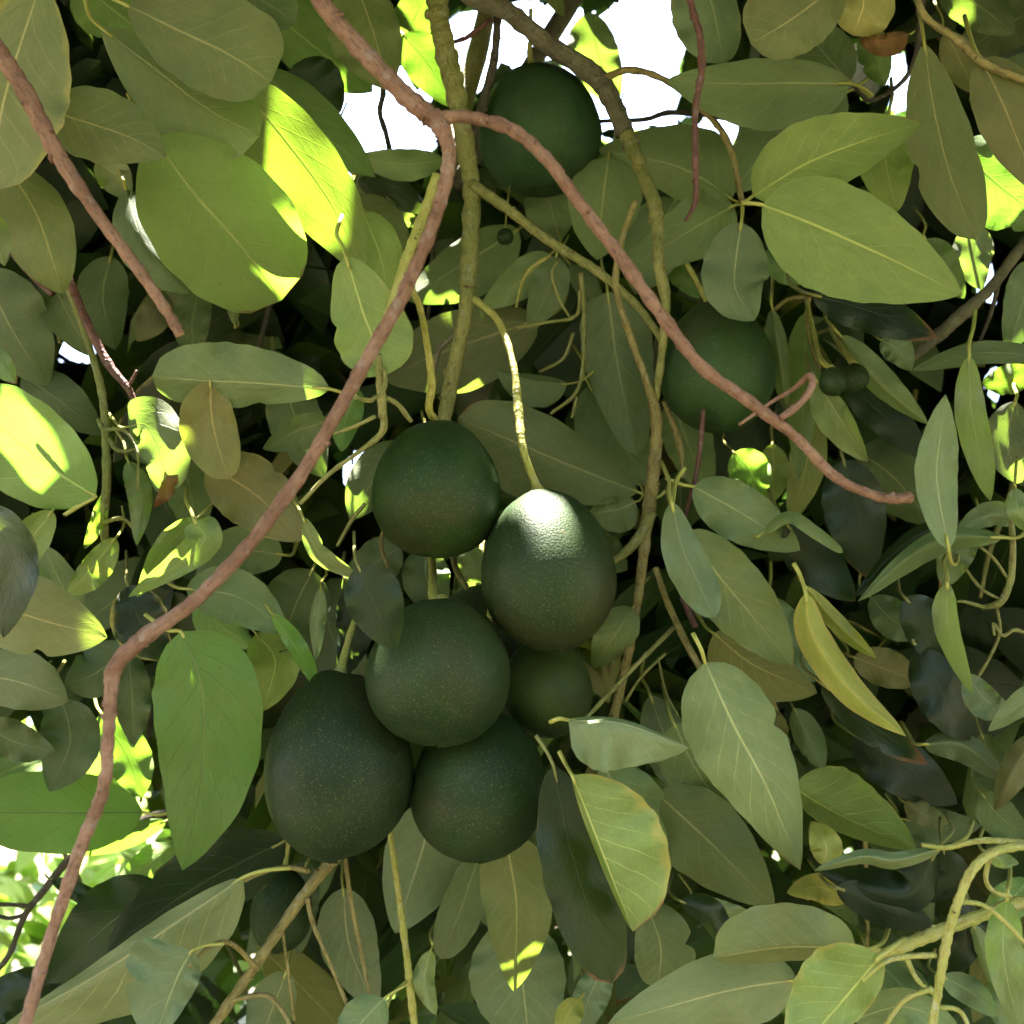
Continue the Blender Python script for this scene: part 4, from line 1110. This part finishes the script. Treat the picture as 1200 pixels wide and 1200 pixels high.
# added curtain of unseen leaves behind the viewer, blocking low sky light
nk = 5200
sky_blocker = np.stack([nrg.uniform(-3.4, 3.4, nk), nrg.uniform(-2.7, -1.7, nk), 0.1 + 2.9 * nrg.random(nk)], 1)
# crown overhead that shades them all, and the sides of the tree outside the frame
nc = 40000
crown = np.stack([nrg.uniform(-2.1, 2.1, nc), nrg.uniform(-0.45, 2.9, nc), 1.6 + 2.1 * nrg.random(nc)], 1)
px, py, z = project(crown)
front_clear = (z < 0.82) & in_view(px, py, z, 170)
low = crown[:, 2] < 2.05 + 0.18 * nrg.random(nc) - 0.0 * crown[:, 1]
near = (crown[:, 1] < 0.75)
crown = crown[~front_clear & ~(low & near & (np.abs(crown[:, 0]) < 0.75)) & ~(near & (crown[:, 2] < 1.95))]
ns = 700
sides = np.stack([nrg.choice([-1, 1], ns) * nrg.uniform(0.42, 1.3, ns), nrg.uniform(0.5, 1.2, ns), nrg.uniform(1.15, 2.1, ns)], 1)
px, py, z = project(sides)
sides = sides[~in_view(px, py, z, 40)]
nf = 15000                                       # small unseen leaves added overhead to shade the spaces between the sunbeams
shade_filler = np.stack([nrg.uniform(-0.95, 0.55, nf), nrg.uniform(-0.05, 1.1, nf), nrg.uniform(2.25, 3.3, nf)], 1)
pts = np.vstack([back, crown, sides, shade_filler, sky_blocker])
lens = np.concatenate([np.full(len(back), 0.14), np.full(len(crown), 0.165), np.full(len(sides), 0.14), np.full(nf, 0.062), np.full(nk, 0.2)])
geo, UV = leaf_cloud(pts, lens, 6, 2)
# keep open what the photograph keeps open
keep = sun_clear(geo, pts)
bad = np.zeros(len(pts), bool)
for i in range(7):
    for j in range(3):
        px, py, z = project(geo[:, i, j])
        bad |= gap_px(px, py, z, 2.0)
        bad |= (z > 0) & (z < 0.80) & in_view(px, py, z, 25)
# an opening towards the light behind the large green leaf at lower left
ax = np.array([-0.50, 0.86, 0.04]); ax /= np.linalg.norm(ax)
q = pts - P(215, 880, .50)
t = q @ ax
keep &= ~((t > 0.25) & (np.linalg.norm(q - t[:, None] * ax, axis=1) < 0.14 * t))
keep &= ~bad
geo, pts = geo[keep], pts[keep]
px, py, z = project(pts)
vis = in_view(px, py, z, 10)
score = np.where(vis, z, 99.0)
order = np.argsort(score)
NPICK = 300 - len(SPEC_BOUNDS)
pick = order[:NPICK]
rest = order[NPICK:]
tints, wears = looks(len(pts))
org = np.array([0.0, 1.0, 2.0])
fo = cloud_mesh('foliage', geo[rest], UV, tree, [M_LEAF], tints[rest], wears[rest], org)  # also holds the leaves added to block sky light and fill in shade
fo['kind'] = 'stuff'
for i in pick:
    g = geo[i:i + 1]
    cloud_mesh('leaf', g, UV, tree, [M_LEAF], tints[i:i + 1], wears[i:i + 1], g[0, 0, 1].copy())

# thin twigs among the shaded leaves behind
for k in range(46):
    x, y = rng.uniform(-50, 1250), rng.uniform(150, 1250)
    d = rng.uniform(.74, 1.15)
    dx = rng.uniform(-60, 60)
    if any((x - g[0]) ** 2 + (y - g[1]) ** 2 < (g[2] + 40) ** 2 for g in GAPS):
        continue
    branch([(x, y, 7, d), (x + dx * .4, y + 45, 6, d), (x + dx, y + 100, 6, d), (x + dx * 1.3, y + 150, 4, d)], rng.choice([M_GREEN, M_OLIVE, M_DARK]), 'twig', seg=8)

# ------------------------------------------------------------------ ground and what stands behind the tree
def ground():
    n = 60
    ax = np.concatenate([np.linspace(-240, -8, 14), np.linspace(-7, 7, 32), np.linspace(8, 240, 14)])
    v = []
    for yy in ax:
        for xx in ax:
            r = math.hypot(xx, yy)
            v.append((xx, yy, 0.03 * math.sin(xx * 1.7) * math.cos(yy * 1.3) * min(1, 20 / (r + 1))))
    f = [(i * n + j, i * n + j + 1, (i + 1) * n + j + 1, (i + 1) * n + j) for i in range(n - 1) for j in range(n - 1)]
    o = mesh_object('ground', v, f, [M_SOIL])
    o['kind'] = 'structure'


ground()


def far_tree(x, y, h, rad, label, nl=1500):
    t = bpy.data.objects.new('background_tree', None)
    link(t)
    t.location = (x, y, 0)
    t['label'] = label
    t['category'] = 'tree'
    t['group'] = 'sunlit trees beyond the avocado'
    cs = catmull(np.array([(x, y, -0.1), (x + .05, y, h * .3), (x - .05, y + .05, h * .6), (x, y, h * .8)]), 16)
    v, f = tube_geo(cs, np.linspace(.10, .03, 16), 10, True, .06, rng)
    tk = mesh_object('trunk', v, f, [M_TRUNK], t, cs[0])
    bark_coords(tk.data, cs, np.linspace(.10, .03, 16), 10, [])
    u = nrg.normal(0, 1, (nl, 3)); u /= np.linalg.norm(u, axis=1)[:, None]
    rr = nrg.uniform(0.45, 1.0, nl) ** 0.6
    lump = 1 + 0.22 * np.sin(3 * u[:, 0] + x) * np.cos(4 * u[:, 2] + y)
    c = np.array([x, y, h * .56]) + u * (rr * lump)[:, None] * np.array([rad, rad, h * .45])
    g, uvx = leaf_cloud(c, np.full(nl, 0.28), 4, 2, 0.6)
    ti = np.array([TINTS['lime']] * nl) * nrg.uniform(0.8, 1.15, (nl, 1))
    we = np.stack([np.zeros(nl), np.zeros(nl), nrg.random(nl)], 1)
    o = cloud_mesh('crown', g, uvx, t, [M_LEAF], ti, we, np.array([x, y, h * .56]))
    o['kind'] = 'stuff'


far_tree(-3.1, 5.2, 3.0, 1.3, 'sunlit tree behind the gap in the leaves at lower left')
far_tree(-1.2, 7.6, 3.4, 1.5, 'sunlit tree farther back behind the lower left gap')
far_tree(3.9, 6.0, 3.2, 1.4, 'sunlit tree glimpsed between the leaves at the right margin')
